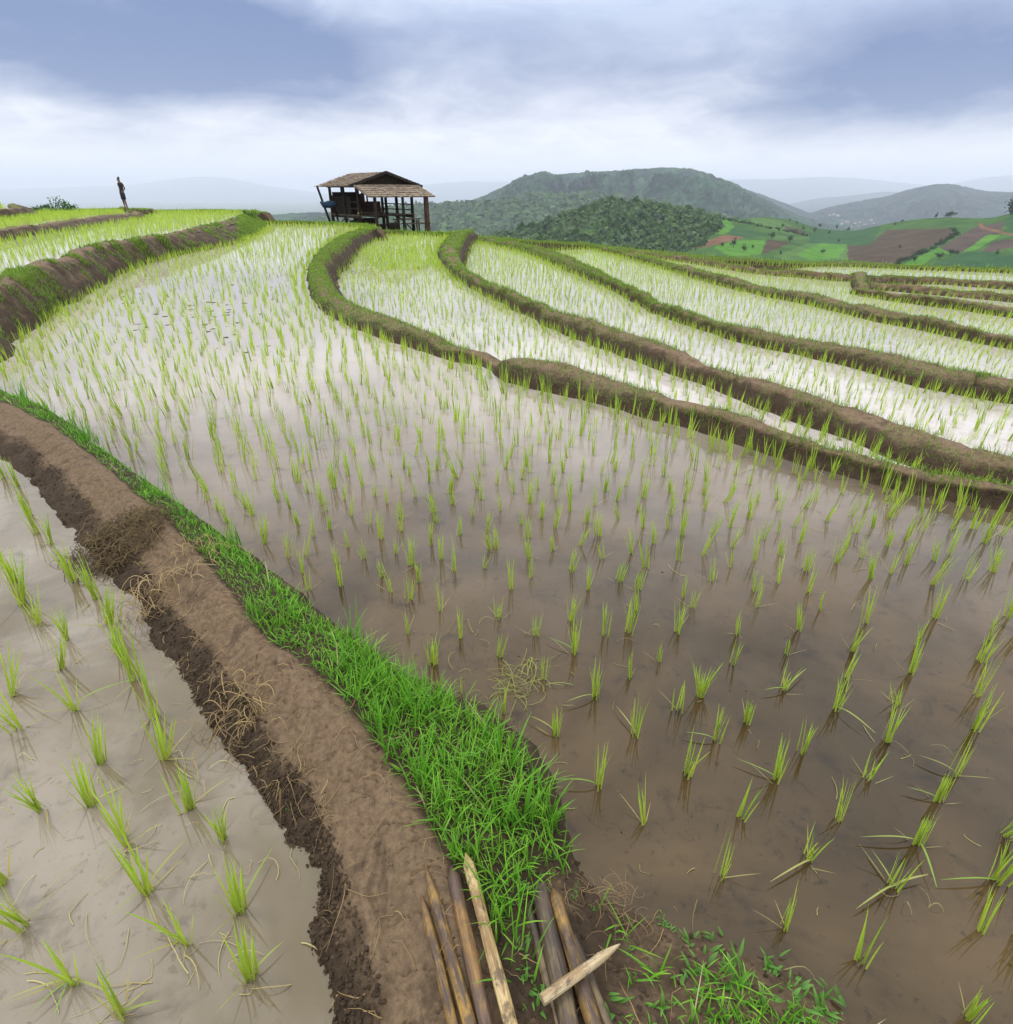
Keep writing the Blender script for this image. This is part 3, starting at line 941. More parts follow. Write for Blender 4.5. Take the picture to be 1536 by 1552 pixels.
# a few broad long leaves and dry ones
n = 170
b = P[rng.integers(0, NB, n)]
parts.append(blades(b, U(0, 6.28, n), U(.06, .16, n), U(.003, .007, n), U(.6, 1.3, n), U(0, .5, n), cmix((.30, .26, .12), (.42, .36, .20), n), cmix((.35, .32, .14), (.5, .45, .25), n), 4))
V, Q, C = joinb(parts)
o = link('grass', mesh_np('grass', V, Q, cols=C), M_GRASS)
tag(o, 'bright green grass strip along the right side of the mud path', 'grass', kind='stuff')

# grass on the terrace bunds and banks
parts = []
for key, dn, c_lo, c_hi, thr, hm in (('R0', 60, .2, .72, -.10, 1), ('R1', 40, .22, .72, -.07, 1.3), ('R2', 40, .2, .72, -.16, 1.4), ('R3', 30, .22, .72, -.14, 1.3), ('R4', 30, .2, .7, -.1, 1), ('R5', 30, .2, .7, -.1, 1), ('R6', 30, .2, .7, -.1, 1),
                                     ('RK', 20, .2, .8, -.5, .7), ('RIM', 40, .2, .6, -.2, 1.4), ('A', 150, .15, .85, .05, 1.2), ('B', 14, .6, .9, .05, .8), ('C', 14, .6, .9, .05, .8), ('RA', 50, .2, .6, -.2, 1.3), ('RB', 50, .2, .6, -.2, 1.3), ('R0rim', 50, .2, .6, -.3, 1.3)):
    V, pr, arc = SURF[key]
    nr, nc = V.shape[:2]
    n = int(arc[-1] * dn * 14)
    s = U(0, arc[-1], n)
    ii = np.clip(np.searchsorted(arc, s) - 1, 0, nr - 2)
    fr = (s - arc[ii]) / np.maximum(arc[ii + 1] - arc[ii], 1e-6)
    cc = U(c_lo, c_hi, n) * (nc - 1)
    jj = cc.astype(int)
    fj = (cc - jj)[:, None]
    jj2 = np.minimum(jj + 1, nc - 1)
    a = V[ii, jj] * (1 - fj) + V[ii, jj2] * fj
    b = V[ii + 1, jj] * (1 - fj) + V[ii + 1, jj2] * fj
    P = a + (b - a) * fr[:, None]
    f = fbm(P[:, 0] * 2.6, P[:, 1] * 2.6, 51, 5, .65)
    u, v, zc = proj(P)
    if key == 'R0':     # lush on the bend near the hut, patchy further right
        thr_ = np.where(u < 700, -.3, np.where(u < 760, -.1, -.06))
    elif key == 'A':
        thr_ = np.where(np.hypot(P[:, 0] - px(60, 440, .3)[0], P[:, 1] - px(60, 440, .3)[1]) < .8, -.4, np.where(u > 360, -.3, .07))
    else:
        thr_ = thr
    if key == 'R0':
        q = px(757, 552, 0)
        thr_ = np.where(np.hypot(P[:, 0] - q[0], P[:, 1] - q[1]) < .38, 9, thr_)
    k = (f > thr_) & (zc > 1) & (u > -150) & (u < W + 150)
    P = P[k]
    n = len(P)
    far = np.clip(np.hypot(P[:, 0], P[:, 1]) / 7, 1, 4)
    P[:, 2] -= .01
    parts.append(blades(P, U(0, 6.28, n), U(.03, .08, n) * hm, U(.004, .007, n) * far, U(.1, 1.0, n), U(.1, .9, n), cmix((.05, .12, .012), (.10, .20, .02), n), cmix((.11, .27, .02), (.34, .48, .05), n), 2, roll=U(-.8, .8, n)))
V, Q, C = joinb(parts)
o = link('bund_grass', mesh_np('bund_grass', V, Q, cols=C), M_GRASS)
tag(o, 'short green grass and weeds growing on the terrace bunds', 'grass', kind='stuff')
print('bund grass', len(Q))

# broad leaved weeds on the corner ground
parts = []
def weed(p, r, n):
    b = np.repeat(np.array(p)[None], n, 0) + np.stack([rng.normal(0, r * .4, n), rng.normal(0, r * .4, n), np.zeros(n)], 1)
    parts.append(blades(b, U(0, 6.28, n), U(.4, 1.1, n) * r, U(.12, .26, n) * r, U(.5, 1.2, n), U(0, .7, n), cmix((.05, .14, .015), (.08, .2, .03), n), cmix((.09, .26, .03), (.16, .34, .06), n), 4))
for x, y, r in ((1045, 1415, .035), (1075, 1420, .045), (1020, 1395, .025), (1100, 1455, .05), (1060, 1470, .04), (1130, 1470, .05), (1010, 1385, .025), (1170, 1450, .042), (1190, 1480, .038), (1230, 1500, .05), (900, 1370, .02), (870, 1350, .02),
                (760, 1390, .03), (765, 1400, .025), (790, 1365, .02), (800, 1375, .03), (950, 1440, .015), (985, 1470, .02), (960, 1480, .014), (1040, 1500, .04), (1090, 1510, .05), (1150, 1520, .038), (1250, 1530, .038), (1200, 1540, .042),
                (800, 1500, .03), (815, 1530, .04), (790, 1460, .03), (600, 1440, .008), (435, 1215, .02), (930, 1535, .05), (1000, 1540, .04), (1120, 1490, .05), (1265, 1515, .05), (1215, 1515, .05)):
    g = px(x, y, .05)
    weed((g[0], g[1], path_z(g[0], g[1])), r, int(rng.integers(6, 14)))
V, Q, C = joinb(parts)
o = link('weeds', mesh_np('weeds', V, Q, cols=C), M_GRASS)
tag(o, 'small broad leaved green weeds scattered on the muddy corner ground', 'weeds', kind='stuff')


# ------------------------------------------------------------------ straw, clods, debris
def strands(n, where, Lr, wr, curl, col0, col1, lift=.004, seg=7):
    parts = []
    for q in range(n):
        p = where()
        a = random.uniform(0, 6.28)
        L = random.uniform(*Lr)
        k = random.gauss(0, curl)
        pts = [np.array(p, float)]
        for s_ in range(seg):
            a += k / seg * 3 + random.gauss(0, .08) + (random.choice((-1, 1)) * random.uniform(.4, 1.1) if random.random() < .10 else 0)
            pts.append(pts[-1] + np.array([math.cos(a), math.sin(a), 0]) * L / seg)
        pts = np.array(pts)
        hz = random.uniform(.0, 1.0) ** 2
        for k_, pt in enumerate(pts): pt[2] = GZ(pt[0], pt[1]) + lift + hz * .03 * math.sin(math.pi * k_ / seg)
        w = random.uniform(*wr)
        T = np.gradient(pts, axis=0)
        sd = np.stack([-T[:, 1], T[:, 0], np.zeros(len(T))], 1)
        sd /= np.linalg.norm(sd, axis=1)[:, None] + 1e-9
        ww = w * np.linspace(1, .5, len(pts))[:, None] / 2
        V = np.stack([pts - sd * ww, pts + [0, 0, w * .5], pts + sd * ww], 1).reshape(-1, 3)
        i_ = np.arange(seg) * 3
        Qd = np.vstack([np.stack([i_, i_ + 1, i_ + 4, i_ + 3], -1), np.stack([i_ + 1, i_ + 2, i_ + 5, i_ + 4], -1)])
        f = random.random()
        c = np.array(col0) * f + np.array(col1) * (1 - f)
        parts.append((V, Qd, np.tile(c, (len(V), 1))))
    return joinb(parts)


def on_path(s0, s1, c0, c1):
    def f():
        i_, j_ = random.randint(s0, s1), random.randint(c0, c1)
        return PV[min(i_, NS - 1), j_]
    return f


KX, KY = PV[..., 0].ravel(), PV[..., 1].ravel()
KZ = PV[..., 2].ravel()
from mathutils import kdtree
kd = kdtree.KDTree(len(KX))
for q in range(len(KX)): kd.insert((KX[q], KY[q], 0), q)
kd.balance()
def GZ(x, y): return max(float(KZ[kd.find((x, y, 0))[1]]), ZL if x < np.interp(y, [0, 1, 2, 4], [-.4, -.6, -1.3, -3]) else -.3)


DRY0, DRY1 = (.34, .24, .10), (.17, .115, .055)
V, Q, C = joinb([strands(70, on_path(150, 520, 10, 40), (.03, .14), (.001, .003), .18, DRY0, DRY1),
                 strands(130, on_path(210, 420, 10, 32), (.02, .12), (.001, .003), .3, (.40, .29, .13), DRY1),
                 strands(60, on_path(240, 520, 56, 70), (.03, .11), (.001, .0025), .25, (.36, .24, .12), (.2, .13, .07)),
                 strands(80, on_path(500, 660, 68, 98), (.02, .12), (.001, .0025), .25, DRY0, (.22, .15, .07))])
o = link('dry_straw', mesh_np('dry_straw', V, Q, cols=C), M_STRAW)
tag(o, 'bits of dry yellow straw and roots strewn over the mud path', 'straw', kind='stuff')

# clods on the dark side of the path
ico = bmesh.new()
bmesh.ops.create_icosphere(ico, subdivisions=1, radius=1)
IV = np.array([v_.co[:] for v_ in ico.verts])
IF = np.array([[v_.index for v_ in f_.verts] for f_ in ico.faces])
ico.free()
ico = bmesh.new()
bmesh.ops.create_icosphere(ico, subdivisions=2, radius=1)
IV2 = np.array([v_.co[:] for v_ in ico.verts])
IF2 = np.array([[v_.index for v_ in f_.verts] for f_ in ico.faces])
ico.free()


def blobs(P, r, flat=.7, jit=.3, IV=IV, IF=IF):
    n, m_ = len(P), len(IV)
    d = IV[None] * (1 + jit * (rng.random((n, m_, 1)) - .5) * 2)
    d = d * r[:, None, None] * np.stack([U(.7, 1.3, n), U(.7, 1.3, n), flat * U(.7, 1.2, n)], 1)[:, None, :]
    V = (d + P[:, None, :]).reshape(-1, 3)
    T = (IF[None] + (np.arange(n) * m_)[:, None, None]).reshape(-1, 3)
    return V, T


P1, _, _ = path_pts(5200, 100, 580, 6, 27)
P2, _, _ = path_pts(500, 200, 620, 27, 66)
P1 = P1 + rng.normal(0, .004, P1.shape)
P3, _, _ = path_pts(700, 510, 660, 68, 98)
P = np.vstack([P1, P2, P3])
V, T = blobs(P, np.concatenate([U(.0015, .0068, 5200), U(.0015, .004, 500), U(.002, .009, 700)]))
me = mesh_np('mud_clods', V, None, T, smooth=False, attrs={'dry': np.repeat(np.concatenate([U(0, .35, 5200), U(.3, 1, 500), U(0, .6, 700)]), len(IV))})
o = link('mud_clods', me, M_PATH)
tag(o, 'crumbly dark mud clods on the side of the path', 'mud', kind='stuff')

lp = np.array([px(random.gauss(310, 60), random.gauss(478, 28), Z0 - .006) for _ in range(110)] + [px(random.uniform(620, 1500), random.uniform(700, 1480), Z0 - .003) for _ in range(130)] + [px(random.uniform(590, 800), random.uniform(960, 1090), Z0 - .003) for _ in range(90)])
lr = np.concatenate([U(.015, .05, 110), U(.003, .012, 130), U(.003, .011, 90)])
V, T = blobs(lp, lr, .35, .45)
o = link('mud_lumps', mesh_np('mud_lumps', V, None, T, smooth=False, attrs={'dry': np.repeat(U(0, .5, len(lp)), len(IV))}), M_PATH)
tag(o, 'small lumps of mud breaking the surface of the large paddy', 'mud', kind='stuff')
# specks and cut straw floating on the brown water
def wpt(x0, x1, y0, y1, z):
    def f(): return px(random.uniform(x0, x1), random.uniform(y0, y1), z)
    return f
_gz = GZ
GZ = lambda x, y: Z0 + .001
wr = [strands(40, wpt(780, 1530, 930, 1520, 0), (.02, .10), (.0015, .003), .25, (.38, .36, .14), (.22, .20, .08), .001), strands(30, wpt(600, 1530, 640, 930, 0), (.04, .14), (.002, .004), .25, (.42, .38, .18), (.25, .2, .09), .001),
      strands(25, wpt(600, 800, 940, 1060, 0), (.03, .12), (.0015, .003), .8, (.30, .34, .08), (.2, .16, .07), .002)]
GZ = lambda x, y: ZL + .001
wr.append(strands(45, wpt(20, 420, 1080, 1540, ZL), (.03, .16), (.0015, .0035), .3, (.50, .44, .20), (.34, .28, .12), .001))
wr.append(strands(25, wpt(250, 470, 1050, 1500, ZL), (.04, .14), (.0015, .0035), .3, (.50, .44, .20), (.34, .28, .12), .001))
V, Q, C = joinb(wr)
o = link('floating_straw', mesh_np('floating_straw', V, Q, cols=C), M_STRAW)
tag(o, 'loose bits of straw and leaf floating on the near water', 'straw', kind='stuff')
GZ = _gz


def heap(name, label, cat, cx, cy, zc_, rx, ry, hh, n, Lr, wr_, cols, arch=1.0):
    c = px(cx, cy, zc_)
    parts = []
    for q in range(n):
        r, a = math.sqrt(random.random()), random.uniform(0, 6.28)
        p = np.array([c[0] + rx * r * math.cos(a), c[1] + ry * r * math.sin(a), 0])
        p[2] = max(GZ(p[0], p[1]) if zc_ > .05 else zc_, zc_ - .15) + hh * (1 - r * r) * random.random()
        L, a = random.uniform(*Lr), random.uniform(0, 6.28)
        t = np.linspace(0, 1, 7)
        k = random.gauss(0, 1.2)
        pts = np.stack([p[0] + L * np.cumsum(np.cos(a + k * t)) / 7, p[1] + L * np.cumsum(np.sin(a + k * t)) / 7, p[2] + arch * L * .25 * np.sin(np.pi * t)], 1)
        w = random.uniform(*wr_)
        T_ = np.gradient(pts, axis=0)
        sd = np.stack([-T_[:, 1], T_[:, 0], np.zeros(7)], 1)
        sd /= np.linalg.norm(sd, axis=1)[:, None] + 1e-9
        V = np.stack([pts - sd * w / 2, pts + [0, 0, w * .5], pts + sd * w / 2], 1).reshape(-1, 3) - [c[0], c[1], zc_]
        i_ = np.arange(6) * 3
        f = random.random()
        parts.append((V, np.vstack([np.stack([i_, i_ + 1, i_ + 4, i_ + 3], -1), np.stack([i_ + 1, i_ + 2, i_ + 5, i_ + 4], -1)]), np.tile(np.array(cols[0]) * f + np.array(cols[1]) * (1 - f), (len(V), 1))))
    V, Q, C = joinb(parts)
    o = link(name, mesh_np(name, V, Q, cols=C), M_STRAW)
    o.location = (c[0], c[1], zc_)
    return tag(o, label, cat)


heap('weed_heap', 'dark brown heap of pulled dead weeds lying across the mud path', 'weed heap', 180, 812, .10, .27, .22, .09, 900, (.03, .12), (.002, .006), ((.14, .10, .035), (.05, .03, .015)))
heap('root_bundle', 'bundle of pale looped dry roots on the path just below the dark weed heap', 'root bundle', 232, 900, .07, .13, .13, .05, 90, (.08, .22), (.002, .004), ((.42, .31, .15), (.16, .11, .05)), 1.4)
heap('straw_tuft', 'tuft of bent yellow straw at the edge of the grass across from the root bundle', 'straw tuft', 300, 838, .13, .10, .10, .03, 40, (.06, .16), (.002, .004), ((.36, .26, .11), (.18, .12, .06)), 1.2)
heap('straw_clump', 'clump of dry straw and roots on the dark left slope of the path, halfway down', 'straw clump', 360, 1075, .07, .12, .15, .04, 70, (.06, .2), (.002, .004), ((.36, .26, .11), (.15, .1, .05)), 1.0)
heap('straw_tangle', 'tangle of yellow green cut rice straw floating in the brown water beside the grass', 'straw tangle', 790, 1032, .0, .10, .09, .03, 60, (.05, .15), (.0015, .003), ((.26, .30, .06), (.18, .15, .06)), .4)
heap('leaf_litter', 'thin dry stems at the water edge right of the bamboo poles', 'dry stems', 930, 1368, .05, .08, .05, .015, 40, (.03, .09), (.001, .002), ((.26, .18, .08), (.12, .08, .04)), .5)

# ------------------------------------------------------------------ poles and sticks on the path
def wood(name, c1, c2, c3, rough=.55):
    m, nt, b = new_mat(name)
    tc = nt.nodes.new('ShaderNodeTexCoord').outputs['Object']
    mp = nd(nt, 'ShaderNodeMapping', Vector=tc)
    mp.inputs['Scale'].default_value = (22, 3.0, 22)
    n1 = noise(nt, mp.outputs[0], 2.0, 6, .7, .4)
    n2 = noise(nt, tc, 9.0, 5, .65)
    c = mixc(nt, rampf(nt, n2, .38, .62), c1, c2)
    c = mixc(nt, rampf(nt, n1, .45, .65), c, c3)
    mp2 = nd(nt, 'ShaderNodeMapping', Vector=tc)
    mp2.inputs['Scale'].default_value = (160, 6, 160)
    n3 = noise(nt, mp2.outputs[0], 1.0, 4, .6)
    c = mixc(nt, .5, c, mixc(nt, rampf(nt, n3, .3, .7), [.5] * 3, [1.3] * 3), 'MULTIPLY')
    c = mixc(nt, mth(nt, 'MULTIPLY', rampf(nt, noise(nt, tc, 16.0, 7, .75), .50, .62), .8), c, (.07, .045, .027))
    nt.links.new(c, b.inputs['Base Color'])
    b.inputs['Roughness'].default_value = rough
    bump(nt, b, n3, .7, .006)
    return m


W_PALE = wood('pale bamboo', (.42, .30, .11), (.52, .40, .20), (.22, .13, .05))
W_GOLD = wood('weathered split bamboo', (.12, .07, .03), (.34, .20, .035), (.05, .03, .022))
W_DARK = wood('dark wet bamboo', (.05, .032, .03), (.09, .055, .04), (.22, .12, .03))
W_ROT = wood('rotten wood', (.03, .02, .014), (.06, .042, .028), (.14, .10, .045))
W_STICK = wood('pale stick', (.42, .32, .17), (.52, .43, .27), (.26, .17, .08))


def pole(label, cat, a, b, z, r0, r1, mat, point=0.0, half=False, nodes=(), n=14, name='bamboo_pole', lenx=0.0, group='poles laid as a footbridge', sag=0.0):
    """pole along its own local y, from photo point a to b, both at height z"""
    A_, B_ = px(*a, z), px(*b, z)
    d = B_ - A_
    L = np.linalg.norm(d)
    d /= L
    L += lenx
    mb = []
    yy = sorted(set(list(np.linspace(0, L, 26)) + [q + e for q in nodes for e in (-.004, 0, .004) if 0 < q < L]))
    rings = []
    for y in yy:
        t = y / L
        r = r0 + (r1 - r0) * t
        if point and y < point: r *= .12 + .88 * (y / point) ** .8
        for q in nodes:
            if abs(y - q) < .002: r *= 1.10
        r *= 1 + .05 * math.sin(y * 23 + r0 * 900)
        rings.append((y, r))
    V, Fs = [], []
    for y, r in rings:
        for k in range(n):
            an = 2 * math.pi * k / n
            if half:       # split piece: rounded on top, open underneath
                an = math.pi * k / (n - 1)
                x, zz = r * math.cos(an), r * math.sin(an) * .8
            else:
                x, zz = r * math.cos(an), r * math.sin(an)
            j = 1 + .03 * math.sin(k * 2.3 + y * 31)
            V.append((x * j + sag * math.sin(y * 3), y, zz * j))
    for i_ in range(len(rings) - 1):
        for k in range(n):
            Fs.append((i_ * n + k, i_ * n + (k + 1) % n, (i_ + 1) * n + (k + 1) % n, (i_ + 1) * n + k))
    Fs.append(tuple(range(n)))
    Fs.append(tuple((len(rings) - 1) * n + k for k in range(n))[::-1])
    me = bpy.data.meshes.new(name)
    me.from_pydata(V, [], Fs)
    bm = bmesh.new()
    bm.from_mesh(me)
    bmesh.ops.recalc_face_normals(bm, faces=bm.faces)
    bm.to_mesh(me)
    bm.free()
    me.polygons.foreach_set('use_smooth', [len(p.vertices) == 4 for p in me.polygons])
    o = link(name, me, mat)
    o.location = A_
    o.rotation_euler = (0, 0, math.atan2(-d[0], d[1]))
    return tag(o, label, cat, group)


pole('golden brown split bamboo pole, outermost left of the pole row', 'pole', (639, 1357), (689, 1560), .140, .011, .013, W_GOLD, point=.05, half=False, nodes=(.12, .33), lenx=.5)
pole('dark brown pole with a long sharpened tip, second from the left', 'pole', (645, 1312), (712, 1552), .145, .014, .016, W_GOLD, point=.10, lenx=.5, nodes=(.21,))
pole('thick dark purplish pole with a blunt end, third from the left', 'pole', (684, 1312), (736, 1552), .147, .017, .018, W_DARK, point=.012, lenx=.5, nodes=(.16, .37))
pole('smooth pale yellow bamboo pole with a cut brown end, beside the grass', 'pole', (706, 1293), (774, 1552), .155, .0145, .0165, W_PALE, point=.012, lenx=.5, nodes=(.19, .42))
pole('rotten dark split log, leftmost piece of the sunken right group', 'pole', (800, 1372), (846, 1552), .105, .012, .013, W_ROT, lenx=.45, nodes=())
pole('dark hollow rotten log between the two lighter edges of the right group', 'pole', (818, 1345), (862, 1552), .112, .024, .026, W_ROT, lenx=.45)
pole('brown log with yellow streaks on the right of the sunken group', 'pole', (838, 1346), (900, 1552), .118, .017, .020, W_GOLD, point=.02, lenx=.45)
pole('thin dark log on the outer right of the sunken group', 'pole', (868, 1420), (920, 1552), .105, .013, .014, W_ROT, lenx=.45)
pole('short pale stick with a tapered dark tip lying across the rotten logs', 'stick', (940, 1431), (822, 1516), .155, .0115, .0125, W_STICK, point=.05, name='wooden_stick', nodes=(.06,), group='sticks on the ground')

# ------------------------------------------------------------------ the hut
M_POST = plain_mat('old dark timber', (.016, .012, .009), (.040, .029, .021), 4, .85, .2, (6, 6, 1))
M_POST2 = plain_mat('weathered trunk', (.045, .028, .02), (.12, .06, .045), 4, .85, .2, (6, 6, 1))
M_THATCH = plain_mat('thatch shingles', (.14, .108, .075), (.30, .245, .185), 5, .9, .1, None, .6, .03)
M_PANEL = plain_mat('red brown boards', (.035, .012, .010), (.07, .024, .02), 3, .8, .2, (8, 8, 1))
M_MAT = plain_mat('woven bamboo mat', (.016, .013, .010), (.035, .028, .02), 18, .9, .1)
M_FLOOR = plain_mat('bamboo floor', (.06, .045, .03), (.13, .10, .07), 5, .85, .2, (1, 10, 1))
M_BLUE = plain_mat('blue tarpaulin', (.012, .035, .07), (.025, .065, .12), 3, .6, .3)
M_YEL = plain_mat('yellow plastic', (.55, .50, .03), (.65, .60, .06), 3, .5, .4)

hc = px(592, 349, Z1)
Yh = 39.0
hx0 = (590 - W / 2) / F * (Yh * CT + 2.1 * ST)
HUTZ = Z1 + .0
vdir = math.atan2(-hx0, Yh)               # rotation that makes local +y point along the sight line
hut = empty('hut', (hx0, Yh, HUTZ), 'open sided wooden hut with brown shingle roof and front awning on the far terrace edge', 'hut', vdir + math.radians(28))
# local frame: x right along the front, y to the back; front gable at y=0
Wd, Ld = 2.35, 4.3        # half span at the eaves, roof length
EZ, RZ = 2.32, 3.02


def roof_sheet(name, c00, c10, c11, c01, rows, colsn, th, parent, mat):
    """shingled slope: corners eave-left, eave-right, ridge-right, ridge-left"""
    mb = MB()
    c00, c10, c11, c01 = map(Vector, (c00, c10, c11, c01))
    nrm = (c10 - c00).cross(c01 - c00).normalized()
    if nrm.z < 0: nrm = -nrm
    P_ = lambda a, b: (c00 * (1 - a) + c10 * a) * (1 - b) + (c01 * (1 - a) + c11 * a) * b
    lo = [P_(0, 0), P_(1, 0), P_(1, 1), P_(0, 1)]
    mb.add(lo + [p - nrm * th for p in lo], [(0, 1, 2, 3), (7, 6, 5, 4), (0, 4, 5, 1), (1, 5, 6, 2), (2, 6, 7, 3), (3, 7, 4, 0)])
    for r in range(rows):
        b0, b1 = r / rows - .02, min((r + 1.35) / rows, 1)
        for c in range(colsn):
            w = 1 / colsn
            a0, a1 = c * w + random.uniform(.0, .08) * w, (c + 1) * w - random.uniform(0, .08) * w
            lift = .045 + random.uniform(0, .03)
            bb = b0 - random.uniform(0, .075)
            q = [P_(a0, bb) + nrm * lift, P_(a1, bb) + nrm * lift, P_(a1, b1) + nrm * .012, P_(a0, b1) + nrm * .012]
            mb.add(q + [q[0] - nrm * .035, q[1] - nrm * .035], [(0, 1, 2, 3), (0, 4, 5, 1)])
    return mb.build(name, mat, parent)


roof_sheet('roof', (-Wd, Ld, EZ), (-Wd, -.15, EZ), (0, -.2, RZ), (0, Ld, RZ), 9, 26, .05, hut, M_THATCH)
roof_sheet('roof', (Wd, -.15, EZ + .02), (Wd, Ld, EZ), (.0, Ld, RZ - .012), (.0, -.2, RZ - .012), 9, 26, .05, hut, M_THATCH)
roof_sheet('awning', (-Wd + .35, -1.75, 1.78), (Wd - .1, -1.75, 1.78), (Wd - .35, -.1, 2.38), (-Wd + .2, -.1, 2.38), 6, 26, .04, hut, M_THATCH)
g = MB()
for s in (-1, 1):
    a, b = Vector((s * Wd, -.22, EZ - .04)), Vector((0, -.26, RZ - .02))
    ang = math.atan2(b.z - a.z, b.x - a.x)
    g.box((a + b) / 2, ((b - a).length, .05, .14), Matrix.Rotation(-ang, 3, 'Y'))
g.build('bargeboard', M_POST, hut)
g = MB()
g.add([(-1.95, .02, 2.37), (1.95, .02, 2.37), (0, .02, 2.93), (-1.95, .06, 2.37), (1.95, .06, 2.37), (0, .06, 2.93)], [(0, 1, 2), (5, 4, 3), (0, 3, 4, 1), (1, 4, 5, 2), (2, 5, 3, 0)])
g.build('gable_panel', M_MAT, hut)


def post(x, y, z0, z1, r=.075, dx=0, dy=0, m=None, nm='post'):
    r *= 1.25
    g = MB()
    g.tube([(x + dx * (1 - t), y + dy * (1 - t), z0 + (z1 - z0) * t) for t in (0, .35, .7, 1)], [r * 1.1, r, r * .95, r * .9], 8, jit=.12)
    g.build(nm, m or M_POST, hut, smooth=True)


for x in (-1.75, 1.75):
    for y in (.1, 2.0, 3.9): post(x, y, -.25, EZ + .1, .08)
post(0, .1, -.2, 2.4, .07); post(0, 3.9, -.2, 2.9, .07)
post(-1.55, -1.55, -.3, 1.86, .085); post(.2, -1.55, -.3, 1.84, .07); post(1.75, -1.55, -.3, 1.84, .13, m=M_POST2)
post(-2.45, 4.1, -.2, EZ + .02, .06, dx=.7); post(-2.2, 3.0, -.2, EZ + .02, .05, dx=.5)
for (x, y) in ((-1.0, 3.9), (.7, 3.9), (1.2, 3.9)): post(x, y, .8, EZ + .2, .045)
g = MB()
for y in (.1, 2.0, 3.9): g.tube([(-1.95, y, EZ - .02), (1.95, y, EZ - .02)], .06, 6)
for x in (-1.75, 1.75): g.tube([(x, -.1, EZ + .06), (x, 4.2, EZ + .06)], .055, 6)
g.tube([(-1.8, -1.55, 1.80), (2.05, -1.55, 1.80)], .05, 6)
g.build('roof_beam', M_POST, hut)
g = MB()
for k in range(24): g.box((0, .05 + k * .165, .80 + random.uniform(-.006, .006)), (3.7, .15, .05))
for x in (-1.7, 0, 1.7): g.tube([(x, -.05, .70), (x, 4.0, .70)], .06, 6)
g.build('floor', M_FLOOR, hut)
g = MB()
g.box((-.1, 3.8, 1.16), (3.3, .04, .62))
g.build('back_panel', M_PANEL, hut)
g = MB()
g.box((-1.66, 2.6, 1.30), (.05, 2.5, 1.0))
g.build('woven_wall', M_MAT, hut)
g = MB()
g.box((-.88, 3.72, 1.40), (1.62, .05, 1.2))
g.build('woven_wall', M_MAT, hut)
g = MB()
for z in (1.15, 1.5): g.tube([(-1.72, .1, z), (-1.72, 1.4, z)], .035, 6)
g.tube([(-1.75, .08, 1.12), (-.02, .08, 1.12)], .035, 6)
g.build('railing', M_POST, hut)
for x0, x1, y, z in ((.4, 2.2, -1.0, .36), (.2, 1.9, -.4, .58)):
    g = MB()
    g.box(((x0 + x1) / 2, y, z), (x1 - x0, .38, .06))
    for x in (x0 + .12, x1 - .12):
        for yy in (-.13, .13): g.box((x, y + yy, (z - .3) / 2 - .03), (.07, .07, z + .22))
    g.build('bench', M_FLOOR, hut)
g = MB()
g.box((-1.0, -.45, .32), (1.1, .5, .08))
for x in (-1.45, -.6): g.box((x, -.45, .0), (.1, .35, .6))
g.build('step', M_POST, hut)
mR = hut.matrix_basis.copy()
hutM = Matrix.Translation(hut.location) @ Matrix.Rotation(hut.rotation_euler[2], 4, 'Z')
g = MB()
for (x0, y0, x1, y1) in ((-1.75, .1, -1.75, 2.0), (-1.75, 3.9, -1.75, 2.0), (0, 3.9, 1.75, 3.9), (1.75, .1, 1.75, 2.0)):
    g.tube([(x0, y0, -.1), (x1, y1, .68)], .04, 6)
g.build('brace', M_POST, hut)
g = MB()
for z in (1.05, 1.35): g.tube([(1.75, .1, z), (1.75, 3.9, z)], .03, 6)
g.build('railing', M_POST, hut)
# things kept in the hut
def hthing(name, label, cat, loc, build, mat):
    g = MB()
    build(g)
    o = g.build(name, mat, None, smooth=True)
    o.location = hutM @ Vector(loc)
    o.rotation_euler[2] = hut.rotation_euler[2]
    return tag(o, label, cat)


def sack(g):
    for k in range(7):
        pass
    g.tube([(-.52, 0, .18), (-.34, 0, .02), (0, .05, .0), (.3, 0, .04), (.48, 0, .0)], [.06, .15, .19, .17, .10], 10, jit=.5)
hthing('tarpaulin_roll', 'rolled blue tarpaulin hung on the left side of the hut', 'tarpaulin', (-2.45, 2.6, 1.32), sack, M_BLUE)
def bag(g): g.tube([(0, 0, -.2), (0, 0, -.12), (0, 0, .1), (.02, 0, .2)], [.08, .11, .09, .03], 10, jit=.2)
hthing('plastic_bag', 'small bright yellow plastic bag on the left edge of the hut floor', 'bag', (-1.74, .12, 1.03), bag, M_YEL)
def bundle(g):
    for k in range(9): g.tube([(-.8 + .02 * k, -.2 + .05 * k, random.uniform(-.04, .04)), (.75, -.25 + .06 * k, random.uniform(-.04, .06))], .04, 6)
hthing('stick_bundle', 'bundle of pale sticks lying on the left front of the hut floor', 'sticks', (-.95, .45, .90), bundle, M_FLOOR)
def logs(g):
    for k in range(26): g.tube([(-1.0 + random.uniform(-.1, .1), -.4 + .16 * (k % 6), .07 + .13 * (k // 6)), (.5 + random.uniform(-.15, .15), -.4 + .16 * (k % 6), .07 + .13 * (k // 6))], random.uniform(.05, .075), 6)
hthing('firewood_stack', 'dark stack of firewood stored under the hut floor', 'firewood', (-.5, 1.6, -.02), logs, M_POST)
def basket(g): g.tube([(0, 0, 0), (0, 0, .05), (0, 0, .3), (0, 0, .45)], [.2, .25, .32, .3], 12, jit=.06)
hthing('basket', 'dark woven basket on the hut floor by the left wall', 'basket', (-1.1, 1.9, .83), basket, M_MAT)
